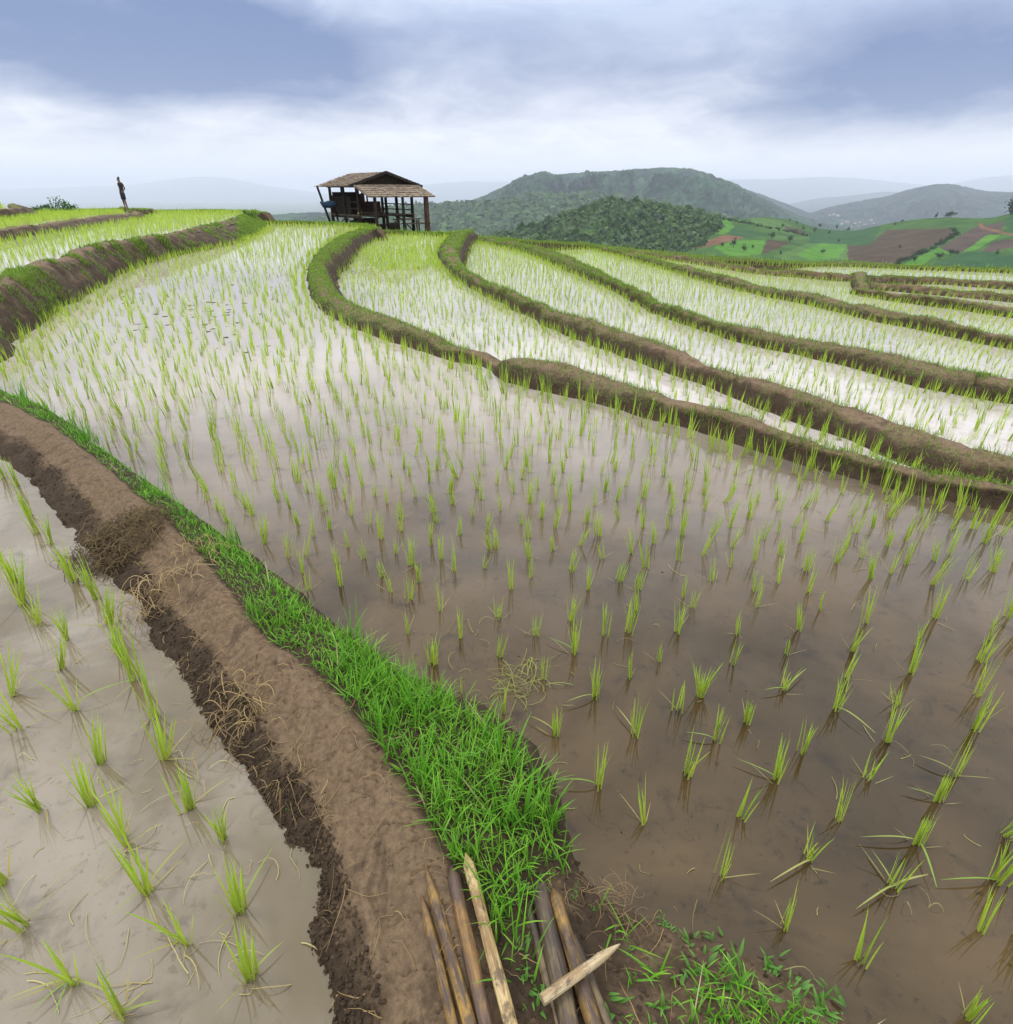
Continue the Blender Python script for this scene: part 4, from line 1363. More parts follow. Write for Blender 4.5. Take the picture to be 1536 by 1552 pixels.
hthing('basket', 'dark woven basket on the ground under the hut awning', 'basket', (-.2, -.9, -.02), basket, M_MAT)
def cloth(g):
    for k in range(6): g.box((.02 * k, -.1 + .16 * k, -.02 * k), (.05, .17, .62 + .05 * (k % 3)), Matrix.Rotation(.2 * (k % 2) - .1, 3, 'Z'))
hthing('hanging_cloth', 'faded reddish cloth hanging from a beam inside the hut', 'cloth', (-.9, 1.2, 1.65), cloth, M_PANEL)
def can(g): g.tube([(0, 0, 0), (0, 0, .03), (0, 0, .33), (0, 0, .36), (0, 0, .42)], [.15, .17, .17, .12, .05], 12)
hthing('water_can', 'dark round water can standing on the hut floor by the rear wall', 'can', (-.6, 2.9, .83), can, M_PANEL)

# ------------------------------------------------------------------ the person
M_SKIN = plain_mat('brown skin', (.10, .055, .035), (.14, .08, .05), 8, .6, .3)
M_HAIR = plain_mat('black hair', (.008, .007, .006), (.02, .016, .014), 30, .6, .3)
M_SHIRT = plain_mat('dark shirt', (.018, .014, .016), (.035, .03, .032), 12, .85, .2)
M_SHORT = plain_mat('dark shorts', (.012, .012, .022), (.025, .025, .04), 12, .85, .2)


def skin_mesh(name, J, E, R, mat, parent, sub=2, root=0):
    me = bpy.data.meshes.new(name)
    me.from_pydata(J, E, [])
    o = bpy.data.objects.new(name, me)
    COL.objects.link(o)
    md = o.modifiers.new('skin', 'SKIN')
    md.use_smooth_shade = True
    for k, sv in enumerate(me.skin_vertices[0].data):
        r = R[k]
        sv.radius = r if isinstance(r, tuple) else (r, r)
        sv.use_root = (k == root)
    o.modifiers.new('sub', 'SUBSURF').levels = sub
    o.modifiers['sub'].render_levels = sub
    dg = bpy.context.evaluated_depsgraph_get()
    dg.update()
    me2 = bpy.data.meshes.new_from_object(o.evaluated_get(dg))
    bpy.data.objects.remove(o)
    me2.name = name
    me2.materials.clear()
    me2.materials.append(mat)
    ob = bpy.data.objects.new(name, me2)
    COL.objects.link(ob)
    ob.parent = parent
    return ob


Yp = 38.0
pz = H + (px(193, 317.0, 0)[2] - H) * 0 + ray(191, 317.3)[2] / ray(191, 317.3)[1] * Yp
xp = ray(192, 317)[0] / ray(192, 317)[1] * Yp
person = empty('person', (xp, Yp, pz), 'person in dark shirt and shorts standing with hand on hip on the left skyline', 'person', -.5)
person.scale = (.93, .93, .93)
J = [(0, 0, .92), (0, .01, 1.1), (0, .02, 1.3), (0, .02, 1.42), (0, .0, 1.50), (0, -.015, 1.60), (0, -.01, 1.69),           # pelvis..head
     (.09, 0, .88), (.10, -.02, .50), (.11, .01, .10), (.115, -.12, .03),                                                        # right leg
     (-.09, 0, .88), (-.11, -.01, .50), (-.13, .03, .10), (-.14, -.10, .03),
     (.17, .02, 1.38), (.30, .06, 1.14), (.17, -.05, .98), (.12, -.08, .96),                                                        # hand on the hip
     (-.17, .02, 1.38), (-.20, .05, 1.12), (-.17, -.03, .90), (-.16, -.05, .82)]
E = [(0, 1), (1, 2), (2, 3), (3, 4), (4, 5), (5, 6), (0, 7), (7, 8), (8, 9), (9, 10), (0, 11), (11, 12), (12, 13), (13, 14), (3, 15), (15, 16), (16, 17), (17, 18), (3, 19), (19, 20), (20, 21), (21, 22)]
R = [(.13, .10), (.115, .09), (.14, .10), (.11, .08), .05, (.075, .09), (.07, .085), .085, .058, .038, .034, .085, .058, .038, .034, .055, .042, .033, .03, .055, .042, .033, .03]
skin_mesh('body', J, E, R, M_SKIN, person)
skin_mesh('shirt', [(0, 0, .86), (0, .01, 1.1), (0, .02, 1.3), (0, .02, 1.43), (.17, .02, 1.39), (.245, .045, 1.25), (-.17, .02, 1.39), (-.19, .04, 1.24)], [(0, 1), (1, 2), (2, 3), (3, 4), (4, 5), (3, 6), (6, 7)],
          [(.155, .12), (.135, .108), (.158, .118), (.105, .08), .072, .062, .072, .062], M_SHIRT, person)
skin_mesh('shorts', [(0, 0, .80), (0, 0, 1.0), (.085, 0, .74), (.105, -.015, .52), (-.085, 0, .74), (-.115, -.005, .52)], [(0, 1), (0, 2), (2, 3), (0, 4), (4, 5)], [(.15, .12), (.14, .11), .10, .092, .10, .092], M_SHORT, person)
skin_mesh('hair', [(0, .01, 1.64), (0, .015, 1.72), (0, -.02, 1.745)], [(0, 1), (1, 2)], [(.082, .085), (.083, .09), (.06, .05)], M_HAIR, person)
f = MB()
f.tube([(0, -.10, 1.60), (0, -.115, 1.585)], [.018, .008], 6)
for s in (-1, 1): f.tube([(s * .078, .0, 1.61), (s * .092, .01, 1.61)], [.03, .02], 6)
f.build('face', M_SKIN, person, smooth=True)


# ------------------------------------------------------------------ bushes and trees
def leafclump(n, rx, ry, rz, size, c0, c1, nclus=9, flat=.5):
    cl = np.stack([rng.normal(0, .45, nclus) * rx, rng.normal(0, .45, nclus) * ry, rng.normal(0, .4, nclus) * rz], 1)
    P = cl[rng.integers(0, nclus, n)] + rng.normal(0, .28, (n, 3)) * np.array([rx, ry, rz])
    a, b_ = rng.normal(size=(n, 3)), rng.normal(size=(n, 3))
    a /= np.linalg.norm(a, axis=1)[:, None]
    b_ -= a * np.sum(a * b_, 1)[:, None]
    b_ /= np.linalg.norm(b_, axis=1)[:, None]
    s = size * U(.6, 1.4, n)[:, None]
    V = np.stack([P - a * s, P + b_ * s * flat, P + a * s, P - b_ * s * flat], 1).reshape(-1, 3)
    C = np.repeat(cmix(c0, c1, n), 4, 0)
    return V, np.arange(n * 4).reshape(-1, 4), C


def bush(name, label, cat, loc, r, n, c0=(.02, .07, .012), c1=(.05, .14, .02), group=None):
    V, Q, C = leafclump(n, *r, .12 * max(r), c0, c1)
    V[:, 2] += r[2] * .7
    o = link(name, mesh_np(name, V, Q, smooth=False, cols=C), M_GRASS)
    o.location = loc
    return tag(o, label, cat, group)


for x, y, D, r, lab in ((94, 316, 36, (.45, .4, .42), 'dark rounded bush standing highest on the left skyline'), (108, 317, 36, (.4, .4, .25), 'low dark bush at the right end of the skyline bushes'), (72, 316, 36, (.35, .4, .2), 'small green bush in the skyline row left of the tall bush'),
                        (56, 317, 36, (.3, .3, .14), 'tiny ragged bush beside the topmost mud bank'), (378, 325, 36, (.35, .3, .2), 'small green bush at the right end of the upper left terrace')):
    q = pxd(x, y, D)
    bush('bush', lab, 'bush', (q[0], q[1], q[2] - .1), r, 260)

crowns = [leafclump(420, 1, 1, .9, .16, (.012, .035, .012), (.035, .085, .025), 12) for _ in range(4)]
crown_me = []
for v_, q_, c_ in crowns:
    me = mesh_np('crown', v_, q_, smooth=False, cols=c_)
    me.materials.append(M_GRASS)
    crown_me.append(me)
tm = MB()
tm.tube([(0, 0, -.4), (.03, 0, .3), (0, .04, .8), (.05, 0, 1.5)], [.11, .08, .06, .03], 7)
for a in range(5): tm.tube([(0, .02, .7 + .1 * a), (.5 * math.cos(a * 1.3), .5 * math.sin(a * 1.3), 1.2 + .12 * a)], [.04, .015], 5)
tro = tm.build('trunk', M_POST)
trunk_me = tro.data
bpy.data.objects.remove(tro)


def tree(x, y, D, h, label, wide=1.0, group='scattered trees on the far fields', zdrop=.15):
    q = pxd(x, y, D)
    r = empty('tree', (q[0], q[1], q[2] - zdrop), label, 'tree', random.uniform(0, 6.28), group)
    t = bpy.data.objects.new('trunk', trunk_me)
    COL.objects.link(t)
    t.parent = r
    t.scale = (h * .42, h * .42, h * .42)
    c = bpy.data.objects.new('crown', random.choice(crown_me))
    COL.objects.link(c)
    c.parent = r
    c.location = (0, 0, h * .6)
    c.scale = (h * .30 * wide, h * .30 * wide, h * .36)
    return r


# ------------------------------------------------------------------ hills
def hill_mat(name, c1, c2, c3, s1, s2, bstr=.6, bd=8.0):
    m, nt, b = new_mat(name)
    p = pos(nt)
    c = mixc(nt, rampf(nt, noise(nt, p, s1, 5, .6), .35, .65), c1, c2)
    v = nd(nt, 'ShaderNodeTexVoronoi', Vector=p, Scale=s2)
    c = mixc(nt, mth(nt, 'MULTIPLY', rampf(nt, noise(nt, p, s2 * .8, 3, .7), .45, .62), .7), c, c3)
    nt.links.new(c, b.inputs['Base Color'])
    b.inputs['Roughness'].default_value = .95
    b.inputs['Specular IOR Level'].default_value = .05
    bump(nt, b, mth(nt, 'ADD', mth(nt, 'MULTIPLY', v.outputs['Distance'], -1.0), noise(nt, p, s1 * 3, 6, .65)), bstr, bd)
    return m


M_HILL = hill_mat('forested slope', (.003, .026, .012), (.040, .115, .042), (.001, .009, .007), .008, .045, 1.0, 22.0)
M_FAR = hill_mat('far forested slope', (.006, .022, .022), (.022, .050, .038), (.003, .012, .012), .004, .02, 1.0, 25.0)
M_VALLEY = hill_mat('valley floor', (.035, .07, .025), (.07, .10, .04), (.02, .04, .018), .006, .03)


def ridge(name, label, cat, crest, Dc, Db, zb, mat, nc=260, nr=70, rough=.12, back=.5, shape=1.0, seed=0, sil=0.0, spur=1.0):
    crest = np.array(crest, float)
    xs = np.linspace(crest[0, 0], crest[-1, 0], nc)
    ys = np.interp(xs, crest[:, 0], crest[:, 1])
    ys = smooth1(ys, max(3, nc // 40))
    dcs = np.interp(xs, crest[:, 0], Dc if isinstance(Dc, (list, tuple)) else [Dc] * len(crest))
    V = []
    ts = np.concatenate([np.linspace(0, 1, nr), 1 + np.linspace(0, 1, nr // 3)[1:] * back])
    for k, t in enumerate(ts):
        a = (xs - W / 2) / F
        top = np.array([pxd(x, y, d) for x, y, d in zip(xs, ys, dcs)])
        tf = min(t, 1)
        Dd = Db + (dcs - Db) * t
        X = a * (Dd * CT + (H - top[:, 2]) * ST)
        z = zb + (top[:, 2] - zb) * (tf ** shape) - max(0, t - 1) * (top[:, 2] - zb) * 1.6
        rel = (top[:, 2] - zb)
        sc = 5.0 / max(rel.max(), 1)
        n = 1 - 2 * np.abs(fbm(X * sc * .32 + 3 * fbm(X * sc * .2, Dd * sc * .2, seed + 5), Dd * sc * .16, seed, 5, .5))
        z = z + (n - .75) * rough * rel * spur * np.sin(np.pi * min(t, 1.0) ** .8) * 1.6
        z = z + rough * .25 * rel * fbm(X * sc * 1.5, Dd * sc * 1.5, seed + 30, 4) * (1 if t < 1 else .3) * min(1, (1 - t) * 5 + .2 if t < 1 else .2)
        if sil: z = z + sil * (fbm(X / sil * .35, Dd / sil * .35, seed + 60, 3, .7))
        V.append(np.stack([X, Dd, z], 1))
    V = np.array(V)
    o = link(name, mesh_np(name, V.reshape(-1, 3), grid_quads(len(ts), nc)), mat)
    tag(o, label, cat, kind='structure')
    return V


ridge('mountain', 'broad forested blue green mountain behind the hut', 'mountain', [(520, 345), (600, 330), (660, 318), (720, 302), (760, 285), (790, 270), (810, 263), (830, 262), (845, 266), (870, 262), (900, 261), (950, 257), (1000, 254), (1040, 255), (1070, 261), (1092, 271), (1110, 276), (1140, 291), (1180, 312), (1220, 330), (1300, 345)], 2600, 1500, -150, M_HILL, 520, 150, .42, seed=3, sil=9, spur=2.3)
VM = ridge('hill', 'lighter green forested foothill in front of the mountain', 'hill', [(480, 335), (560, 318), (640, 312), (685, 311), (745, 307), (805, 297), (850, 296), (910, 296), (984, 305), (1030, 315), (1090, 328), (1160, 350)], 1500, 800, -120, M_HILL, 300, 70, .14, seed=5, sil=5)
VF = ridge('hill', 'dark green wooded hump right of the hut beyond the terraces', 'hill', [(700, 372), (784, 352), (850, 331), (895, 313), (925, 307), (969, 310), (1014, 315), (1059, 324), (1085, 331), (1097, 345), (1100, 365), (1110, 385)], 520, 300, -58, M_HILL, 160, 50, .10, seed=6, sil=2)
ridge('mountain', 'blue ridge at the right edge beyond the valley village', 'mountain', [(1080, 350), (1195, 333), (1230, 322), (1262, 312), (1300, 305), (1350, 296), (1380, 286), (1410, 280), (1440, 278), (1470, 284), (1500, 290), (1536, 291), (1600, 280), (1750, 270), (1900, 290)], 3600, 2500, -190, M_FAR, 300, 90, .3, seed=7, sil=8, spur=2)
ridge('mountain', 'nearer dark blue spur low at the right edge', 'mountain', [(1380, 345), (1440, 318), (1490, 300), (1536, 290), (1600, 285), (1750, 280), (1900, 300)], 3200, 2300, -190, M_FAR, 160, 40, .2, seed=17, sil=6)
ridge('mountain', 'hazy slope falling right from the big mountain into the valley', 'mountain', [(1000, 275), (1080, 276), (1120, 284), (1150, 293), (1185, 306), (1220, 320), (1260, 333), (1320, 345)], 3600, 2600, -190, M_FAR, 160, 40, .2, seed=8, sil=7)
ridge('mountain', 'faint pale ridge across the head of the valley', 'mountain', [(980, 280), (1100, 272), (1180, 271), (1250, 268), (1300, 270), (1340, 274), (1400, 280), (1440, 279), (1480, 271), (1536, 265), (1650, 262), (1800, 270), (2000, 290)], 15000, 11000, -200, M_FAR, 200, 40, .2, seed=9, sil=14)
ridge('mountain', 'low pale ridge closing the valley floor', 'mountain', [(1100, 330), (1180, 312), (1240, 300), (1290, 296), (1340, 290), (1400, 292), (1480, 300), (1560, 320)], 8000, 6000, -200, M_FAR, 160, 40, .2, seed=19, sil=9)
ridge('mountain', 'faint pale mountain on the left horizon behind the person', 'mountain', [(-500, 300), (-200, 292), (0, 287), (60, 285), (140, 282), (200, 280), (250, 273), (300, 267), (350, 270), (400, 280), (450, 288), (520, 296), (600, 300), (700, 310)], 19000, 14000, -200, M_FAR, 220, 40, .2, seed=10, sil=14)
ridge('mountain', 'faint pale mountain just right of the hut roof', 'mountain', [(520, 310), (600, 290), (650, 279), (700, 275), (770, 275), (830, 280), (900, 300)], 18000, 13000, -200, M_FAR, 140, 40, .2, seed=12, sil=14)
ridge('hill', 'low bluish hill showing under the left side of the hut', 'hill', [(250, 345), (330, 335), (400, 326), (440, 323), (520, 320), (580, 322), (640, 330), (700, 345)], 2300, 1500, -150, M_HILL, 140, 40, .16, seed=14, sil=6)

# ground sheet: under the terraces, then down into the valley and out to the horizon
rr = np.concatenate([np.linspace(0, 60, 12), np.geomspace(70, 21000, 56)])
aa = np.linspace(0, 2 * math.pi, 97)
R_, A_ = np.meshgrid(rr, aa, indexing='ij')
zz = -5.0 - 170 * (1 - np.exp(-np.clip(R_ - 55, 0, None) / 260)) - 30 * np.clip(R_ / 4000, 0, 1) + 8 * fbm(R_ * np.cos(A_) / 160, R_ * np.sin(A_) / 160, 90, 4) * np.clip((R_ - 80) / 200, 0, 1)
o = link('ground', mesh_np('ground', np.stack([R_ * np.sin(A_), R_ * np.cos(A_), zz], -1).reshape(-1, 3), grid_quads(len(rr), len(aa))[:, ::-1]), M_VALLEY)
tag(o, 'green hillside falling away into the wide valley', 'ground', kind='structure')


# the cultivated hill at the right
def crop_mat(name, c1, c2, row=None, rs=1.2):
    m, nt, b = new_mat(name)
    p = pos(nt)
    c = mixc(nt, rampf(nt, noise(nt, p, .06, 6, .65), .35, .65), c1, c2)
    n = noise(nt, p, .9, 4, .7)
    c = mixc(nt, .5, c, mixc(nt, rampf(nt, n, .3, .7), [.55] * 3, [1.35] * 3), 'MULTIPLY')
    if row is not None:
        wv = nd(nt, 'ShaderNodeTexWave', Vector=nd(nt, 'ShaderNodeMapping', Vector=p, Rotation=(0, 0, row)).outputs[0], Scale=rs, Distortion=1.5, Detail=2)
        c = mixc(nt, mth(nt, 'MULTIPLY', wv.outputs['Fac'], .35), c, [x * .6 for x in c2])
    nt.links.new(c, b.inputs['Base Color'])
    b.inputs['Roughness'].default_value = .95
    b.inputs['Specular IOR Level'].default_value = .05
    bump(nt, b, n, .6, .5)
    return m


CM = [crop_mat('hill meadow', (.028, .075, .018), (.055, .115, .028)), crop_mat('bright crop', (.05, .15, .018), (.085, .20, .028)), crop_mat('dark crop', (.022, .068, .026), (.038, .095, .034), .4, .12), crop_mat('ploughed earth', (.048, .035, .024), (.082, .060, .040), .2, .16),
      crop_mat('grey fallow', (.055, .042, .034), (.088, .066, .055), .9, .2), crop_mat('red dirt', (.12, .062, .036), (.17, .095, .058)), crop_mat('light crop', (.05, .115, .028), (.085, .155, .042), .6, .14)]
crest = np.array([(1000, 372), (1060, 345), (1090, 328), (1130, 331), (1165, 329), (1200, 333), (1240, 346), (1270, 349), (1300, 349), (1330, 342), (1360, 336), (1400, 331), (1440, 329), (1480, 331), (1510, 329), (1536, 322), (1600, 312), (1750, 300)], float)
xs = np.linspace(1000, 1750, 400)
yc_ = smooth1(np.interp(xs, crest[:, 0], crest[:, 1]), 9)
Dcr = np.interp(xs, [1000, 1200, 1270, 1400, 1536, 1750], [520, 640, 660, 560, 480, 440])
V = []
for t in np.concatenate([np.linspace(0, 1, 130), 1 + np.linspace(0, .5, 30)[1:]]):
    tt = min(t, 1)
    yb = 425 + (xs - 1000) * .02
    Dd = 250 + (Dcr - 250) * t
    yy = yb + (yc_ - yb) * (1 - (1 - tt) ** 1.25)
    row = np.array([pxd(x, y, d) for x, y, d in zip(xs, yy, Dd)])
    row[:, 2] -= max(0, t - 1) * 90
    row[:, 2] += 2.2 * fbm(row[:, 0] / 45, row[:, 1] / 45, 70, 4) * math.sin(math.pi * min(1, tt)) * (1 if t <= 1 else 0)
    V.append(row)
V = np.array(V)
nr_, nc_ = V.shape[:2]
gq = grid_quads(nr_, nc_)
me = mesh_np('field_hill', V.reshape(-1, 3), gq)
cen = V.reshape(-1, 3)[gq].mean(1)
u, v, _ = proj(cen)
uv = np.stack([u + 5 * fbm(cen[:, 0] / 12, cen[:, 1] / 12, 81, 3), v + 1.5 * fbm(cen[:, 0] / 12, cen[:, 1] / 12, 82, 3)], 1)
mi = np.zeros(len(gq), np.int32)
cr = lambda L_: np.array([(1050 + x / 3.16, 280 + y / 3.16) for x, y in L_])
for k, L_ in ((2, [(600, 210), (900, 200), (860, 285), (830, 290), (560, 280), (560, 250)]), (0, [(900, 195), (1500, 150), (1500, 200), (1250, 205), (1060, 190)]), (3, [(850, 285), (930, 215), (1250, 205), (1240, 250), (1110, 310), (980, 380), (740, 360), (735, 290), (830, 290)]),
              (4, [(1180, 300), (1360, 200), (1500, 175), (1470, 230), (1300, 325), (1220, 320)]), (1, [(1000, 385), (1180, 300), (1230, 325), (1150, 350), (1090, 390)]), (1, [(1290, 325), (1420, 235), (1480, 240), (1360, 310)]), (2, [(1100, 395), (1300, 325), (1400, 320), (1536, 330), (1700, 420), (1000, 420)]),
              (4, [(1380, 320), (1450, 270), (1536, 260), (1536, 300), (1440, 320)]), (0, [(1440, 345), (1536, 305), (1536, 335)]), (5, [(1365, 185), (1385, 180), (1400, 200), (1536, 235), (1536, 245), (1390, 212)]), (2, [(1490, 185), (1536, 140), (1700, 100), (1700, 230), (1536, 232)]),
              (6, [(380, 340), (560, 280), (740, 285), (745, 360), (480, 370)]), (1, [(500, 330), (610, 280), (740, 285), (700, 350), (560, 360)]), (3, [(330, 335), (360, 262), (470, 275), (420, 300)]), (1, [(100, 300), (200, 268), (350, 262), (330, 335), (180, 340)]), (5, [(-100, 320), (150, 240), (270, 250), (180, 270), (60, 300)]),
              (2, [(190, 200), (380, 240), (260, 255), (170, 235)]), (6, [(260, 155), (420, 165), (540, 235), (470, 240), (320, 195)]), (6, [(380, 240), (560, 250), (560, 262), (400, 262)]), (1, [(110, 160), (180, 170), (200, 200), (150, 240), (100, 230)]), (4, [(430, 190), (520, 215), (560, 245), (470, 225)])):
    mi[inside(uv, cr(L_))] = k
# hedge lines read as dark strips of crop
me.polygons.foreach_set('material_index', mi)
o = link('field_hill', me, CM)
tag(o, 'rolling hill at right with a patchwork of green and brown fields', 'hill', kind='structure')
from mathutils.bvhtree import BVHTree
bvh = BVHTree.FromPolygons([tuple(p) for p in V.reshape(-1, 3)], [tuple(q) for q in gq.tolist()])


def on_fields(x, y):
    d = Vector(ray(x, y)).normalized()
    hit = bvh.ray_cast(Vector((0, 0, H)), d)
    return hit[0]


def ftree(x, y, h, label, wide=1.0, group='scattered trees on the far fields'):
    h *= .68
    q = on_fields(x, y)
    if q is None: q = Vector(pxd(x, y, 560))
    return tree(x, y, q.y, h, label, wide, group)


C_ = lambda x, y: (1050 + x / 3.16, 280 + y / 3.16)
ftree(*C_(1235, 158), 8, 'dark double crowned tree standing on the crest of the right field hill', 1.7)
ftree(*C_(1222, 158), 6.5, 'smaller dark tree joined to the left of the double crowned crest tree', 1.5)
ftree(*C_(1165, 160), 6.5, 'thin bare looking tree on the crest left of the double crowned tree', .8)
tree(1534, 330, 470, 14, 'tall dark tree cut by the right edge of the picture', 1.1)
tree(1545, 333, 470, 15, 'tall dark tree just outside the right edge tree', 1.2)
tl = 'tiny dark tree dotted among the far green and brown fields'
for x, y, h, wd in ((465, 178, 5, .8), (498, 190, 5, .8), (380, 258, 8, .9), (195, 298, 8, 1), (245, 318, 6, 1.2), (140, 298, 5, .8), (287, 305, 4, .9), (465, 275, 7, 1.6), (625, 330, 5, 1.2), (700, 275, 4, 1.2), (745, 222, 6, 1.2), (610, 205, 5, 1.2), (655, 235, 5, 1), (585, 230, 8, .7), (1180, 358, 6, 1.6), (1235, 340, 6, 1.2), (1060, 372, 6, 1), (1265, 335, 4, 1),
                    (1005, 180, 4, 1.2), (968, 195, 4, 1), (1245, 235, 7, 1.2), (990, 305, 4, .9), (420, 335, 4, 1), (1455, 335, 4, .9), (430, 205, 5, 1.2), (530, 215, 5, 1.3), (690, 210, 5, 1)):
    ftree(*C_(x, y), h, tl, wd)
# hedge shrubs in rows
hl = 'dark shrub in a hedge line between two far fields'
for L_ in ([(985, 375), (1170, 298)], [(1170, 290), (1270, 235)], [(150, 165), (340, 200)], [(330, 200), (560, 245)]):
    (xa, ya), (xb, yb) = L_
    n = 13
    for k in range(n):
        t = (k + random.uniform(-.3, .3)) / n
        q = on_fields(*C_(xa + (xb - xa) * t, ya + (yb - ya) * t + random.uniform(-4, 4)))
        if q is None: continue
        s = random.uniform(1.2, 2.6)
        o = bpy.data.objects.new('shrub', random.choice(crown_me))
        COL.objects.link(o)
        o.location = (q.x, q.y, q.z + s * .35)
        o.scale = (s * .8, s * .8, s * .6)
        o.rotation_euler = (0, 0, random.uniform(0, 6))
        tag(o, hl, 'shrub', 'hedge shrubs between the far fields')

# the woods on the two nearer hills: one mass each
def woods(VV, n, rmin, rmax, label, seed, c0, c1, IVx, IFx):
    nr, nc = VV.shape[:2]
    P = []
    w = []
    i = rng.integers(4, int(nr * .78), n)
    j = rng.integers(0, nc - 1, n)
    f = rng.random((n, 2))
    P = VV[i, j] + (VV[np.minimum(i + 1, nr - 1), j] - VV[i, j]) * f[:, :1] + (VV[i, j + 1] - VV[i, j]) * f[:, 1:]
    r = U(rmin, rmax, n)
    P[:, 2] += r * .3
    r *= np.exp(rng.normal(0, .28, n))
    V, T = blobs(P, r, 1.25, .48, IVx, IFx)
    C = np.repeat(cmix(c0, c1, n, .35), len(IVx), 0)
    o = link('woods', mesh_np('woods', V, None, T, smooth=False, cols=C), M_GRASS)
    tag(o, label, 'woods', kind='stuff')


woods(VF, 9500, .8, 2.2, 'dense dark trees covering the wooded hump', 1, (.016, .055, .012), (.07, .145, .028), IV2, IF2)
woods(VM, 14000, 2.4, 6.0, 'green forest covering the lighter foothill', 2, (.018, .065, .016), (.065, .15, .03), IV, IF)

# village in the valley
M_WALLH = plain_mat('pale plaster', (.34, .32, .30), (.45, .43, .40), 3, .9, .1)
M_ROOFH = plain_mat('rusty roof', (.25, .14, .10), (.38, .25, .2), 3, .8, .2)
def make_house(x, y, D, s):
    q = pxd(x, y, D)
    r = empty('house', (q[0], q[1], q[2]), 'tiny pale house in the distant valley village', 'house', random.uniform(-.7, .7), 'houses of the valley village')
    g = MB(); g.box((0, 0, s * .3), (s * 1.5, s, s * .6)); g.build('wall', M_WALLH, r)
    g = MB()
    g.add([(-s * .85, -s * .62, s * .57), (s * .85, -s * .62, s * .57), (s * .85, s * .62, s * .57), (-s * .85, s * .62, s * .57), (-s * .85, 0, s * 1.0), (s * .85, 0, s * 1.0)], [(0, 1, 5, 4), (2, 3, 4, 5), (0, 4, 3), (1, 2, 5), (3, 2, 1, 0)])
    g.build('roof', M_ROOFH if random.random() < .4 else M_WALLH, r)
for x, y in ((1284, 338), (1296, 339), (1303, 337), (1311, 341), (1320, 335), (1325, 339), (1258, 327), (1264, 326), (1270, 328), (1290, 345), (1302, 344), (1276, 340)):
    make_house(x, y, 2350 + random.uniform(-60, 60), random.uniform(4, 8))

# ------------------------------------------------------------------ haze
hb = MB()
hb.box((0, 6000, -40), (60000, 60000, 700))
m = bpy.data.materials.new('haze')
m.use_nodes = True
nt = m.node_tree
nt.nodes.remove(nt.nodes['Principled BSDF'])
pv = nt.nodes.new('ShaderNodeVolumePrincipled')
pv.inputs['Color'].default_value = (.81, .875, 1.0, 1)
pv.inputs['Density'].default_value = 1.35e-4
nt.links.new(pv.outputs[0], nt.nodes['Material Output'].inputs['Volume'])
o = hb.build('haze', m)
tag(o, 'pale haze filling the valley air', 'haze', kind='stuff')

# ------------------------------------------------------------------ sky
wd_ = bpy.data.worlds.new('World')
S.world = wd_
wd_.use_nodes = True
nt = wd_.node_tree
bg = nt.nodes['Background']
sky = nt.nodes.new('ShaderNodeTexSky')
sky.sky_type = 'NISHITA'
sky.sun_disc = False
SUN_EL, SUN_AZ = math.radians(55), math.radians(-78)       # azimuth from +Y, clockwise
sky.sun_elevation = SUN_EL
sky.sun_rotation = SUN_AZ
sky.air_density = 1.0
d = nt.nodes.new('ShaderNodeTexCoord').outputs['Generated']
sx = nd(nt, 'ShaderNodeSeparateXYZ', Vector=d)
dx_, dy_, dz_ = sx.outputs
el = mth(nt, 'MULTIPLY', mth(nt, 'ARCSINE', dz_), 180 / math.pi)
# cloud deck: project the direction onto a flat layer
den = mth(nt, 'ADD', mth(nt, 'MAXIMUM', dz_, 0.0), .26)
cv = nd(nt, 'ShaderNodeCombineXYZ', X=mth(nt, 'DIVIDE', dx_, den), Y=mth(nt, 'DIVIDE', dy_, den), Z=0.0).outputs[0]
n1 = noise(nt, cv, 1.15, 7, .52, .5)
n2 = noise(nt, cv, 3.4, 7, .58, .8)
nn = mth(nt, 'ADD', mth(nt, 'MULTIPLY', mth(nt, 'SUBTRACT', n1, .5), 1.25), mth(nt, 'MULTIPLY', mth(nt, 'SUBTRACT', n2, .5), .5))


def blob(x, y, rx_, ry_):
    """soft dark cloud mass around one direction of the sky (azimuth/elevation, degrees)"""
    q = Vector(ray(x, y)).normalized()
    az = math.degrees(math.atan2(q.x, q.y)); e = math.degrees(math.asin(q.z))
    a = mth(nt, 'MULTIPLY', mth(nt, 'ARCTAN2', dx_, dy_), 180 / math.pi)
    u_ = mth(nt, 'POWER', mth(nt, 'ABSOLUTE', mth(nt, 'DIVIDE', mth(nt, 'SUBTRACT', a, az), rx_)), 2.0)
    v_ = mth(nt, 'POWER', mth(nt, 'ABSOLUTE', mth(nt, 'DIVIDE', mth(nt, 'SUBTRACT', el, e), ry_)), 2.0)
    return mth(nt, 'EXPONENT', mth(nt, 'MULTIPLY', mth(nt, 'ADD', u_, v_), -1.0))


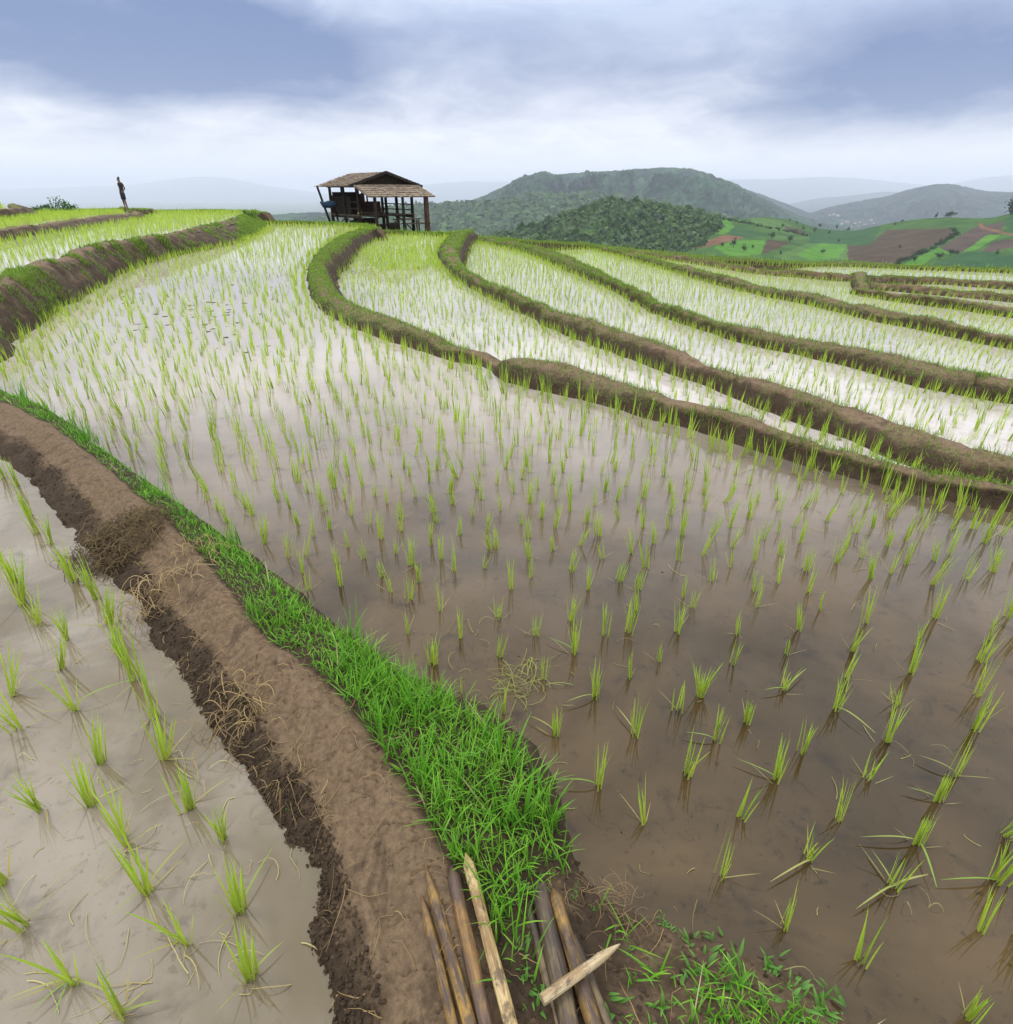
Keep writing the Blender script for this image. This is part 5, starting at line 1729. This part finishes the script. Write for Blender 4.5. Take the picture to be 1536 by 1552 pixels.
cr_ = nt.nodes.new('ShaderNodeValToRGB')
nt.links.new(mth(nt, 'DIVIDE', el, 40.0), cr_.inputs[0])
E_ = cr_.color_ramp.elements
E_[0].position = 0.0; E_[0].color = (1.02, 1.03, 1.08, 1)
E_[1].position = 1.0; E_[1].color = (2.2, 2.2, 2.25, 1)
for p_, c_ in ((.06, (1.06, 1.07, 1.1)), (.11, (.95, .97, 1.06)), (.18, (.66, .71, .87)), (.25, (.49, .57, .78)), (.30, (.60, .70, .92)), (.38, (1.15, 1.17, 1.25)), (.7, (1.8, 1.8, 1.9))):
    e = E_.new(p_)
    e.color = (*c_, 1)
base = cr_.outputs[0]
b1 = blob(250, 75, 16, 3.2); b2 = blob(1420, 110, 15, 3.0); b3 = blob(60, 20, 20, 3.0)
dk = mth(nt, 'ADD', mth(nt, 'ADD', b1, b2), mth(nt, 'MULTIPLY', b3, .6))
lowm = rampf(nt, el, .5, 6.0)
fdark = mth(nt, 'MULTIPLY', mth(nt, 'ADD', mth(nt, 'MULTIPLY', dk, 1.0), mth(nt, 'MULTIPLY', nn, 1.7)), lowm)
fd = rampf(nt, fdark, -.08, .85, False)
c = mixc(nt, fd, base, (.155, .235, .47))
fl = rampf(nt, mth(nt, 'MULTIPLY', mth(nt, 'MULTIPLY', nn, -1.0), lowm), .02, .35)
c = mixc(nt, mth(nt, 'MULTIPLY', fl, .28), c, (.95, .98, 1.05))
SC = 10.0
cl = mixc(nt, 1.0, c, (SC, SC, SC), 'MULTIPLY')
fin = mixc(nt, .95, sky.outputs[0], cl)
nt.links.new(fin, bg.inputs['Color'])
bg.inputs['Strength'].default_value = .1

sun_d = bpy.data.lights.new('sun', 'SUN')
sun_d.energy = 1.3
sun_d.angle = math.radians(14)
sun_d.color = (1, .96, .9)
sun = bpy.data.objects.new('sun', sun_d)
COL.objects.link(sun)
dirv = Vector((math.sin(SUN_AZ) * math.cos(SUN_EL), math.cos(SUN_AZ) * math.cos(SUN_EL), math.sin(SUN_EL)))
sun.rotation_euler = dirv.to_track_quat('Z', 'Y').to_euler()

vs = S.view_settings
vs.view_transform = 'Standard'
vs.look = 'None'
vs.exposure = .1
vs.gamma = 1
S.cycles.max_bounces = 6
S.cycles.diffuse_bounces = 2
S.cycles.glossy_bounces = 3
S.cycles.transmission_bounces = 3
S.cycles.volume_bounces = 1
S.cycles.use_denoising = True
S.cycles.caustics_reflective = False
S.cycles.caustics_refractive = False
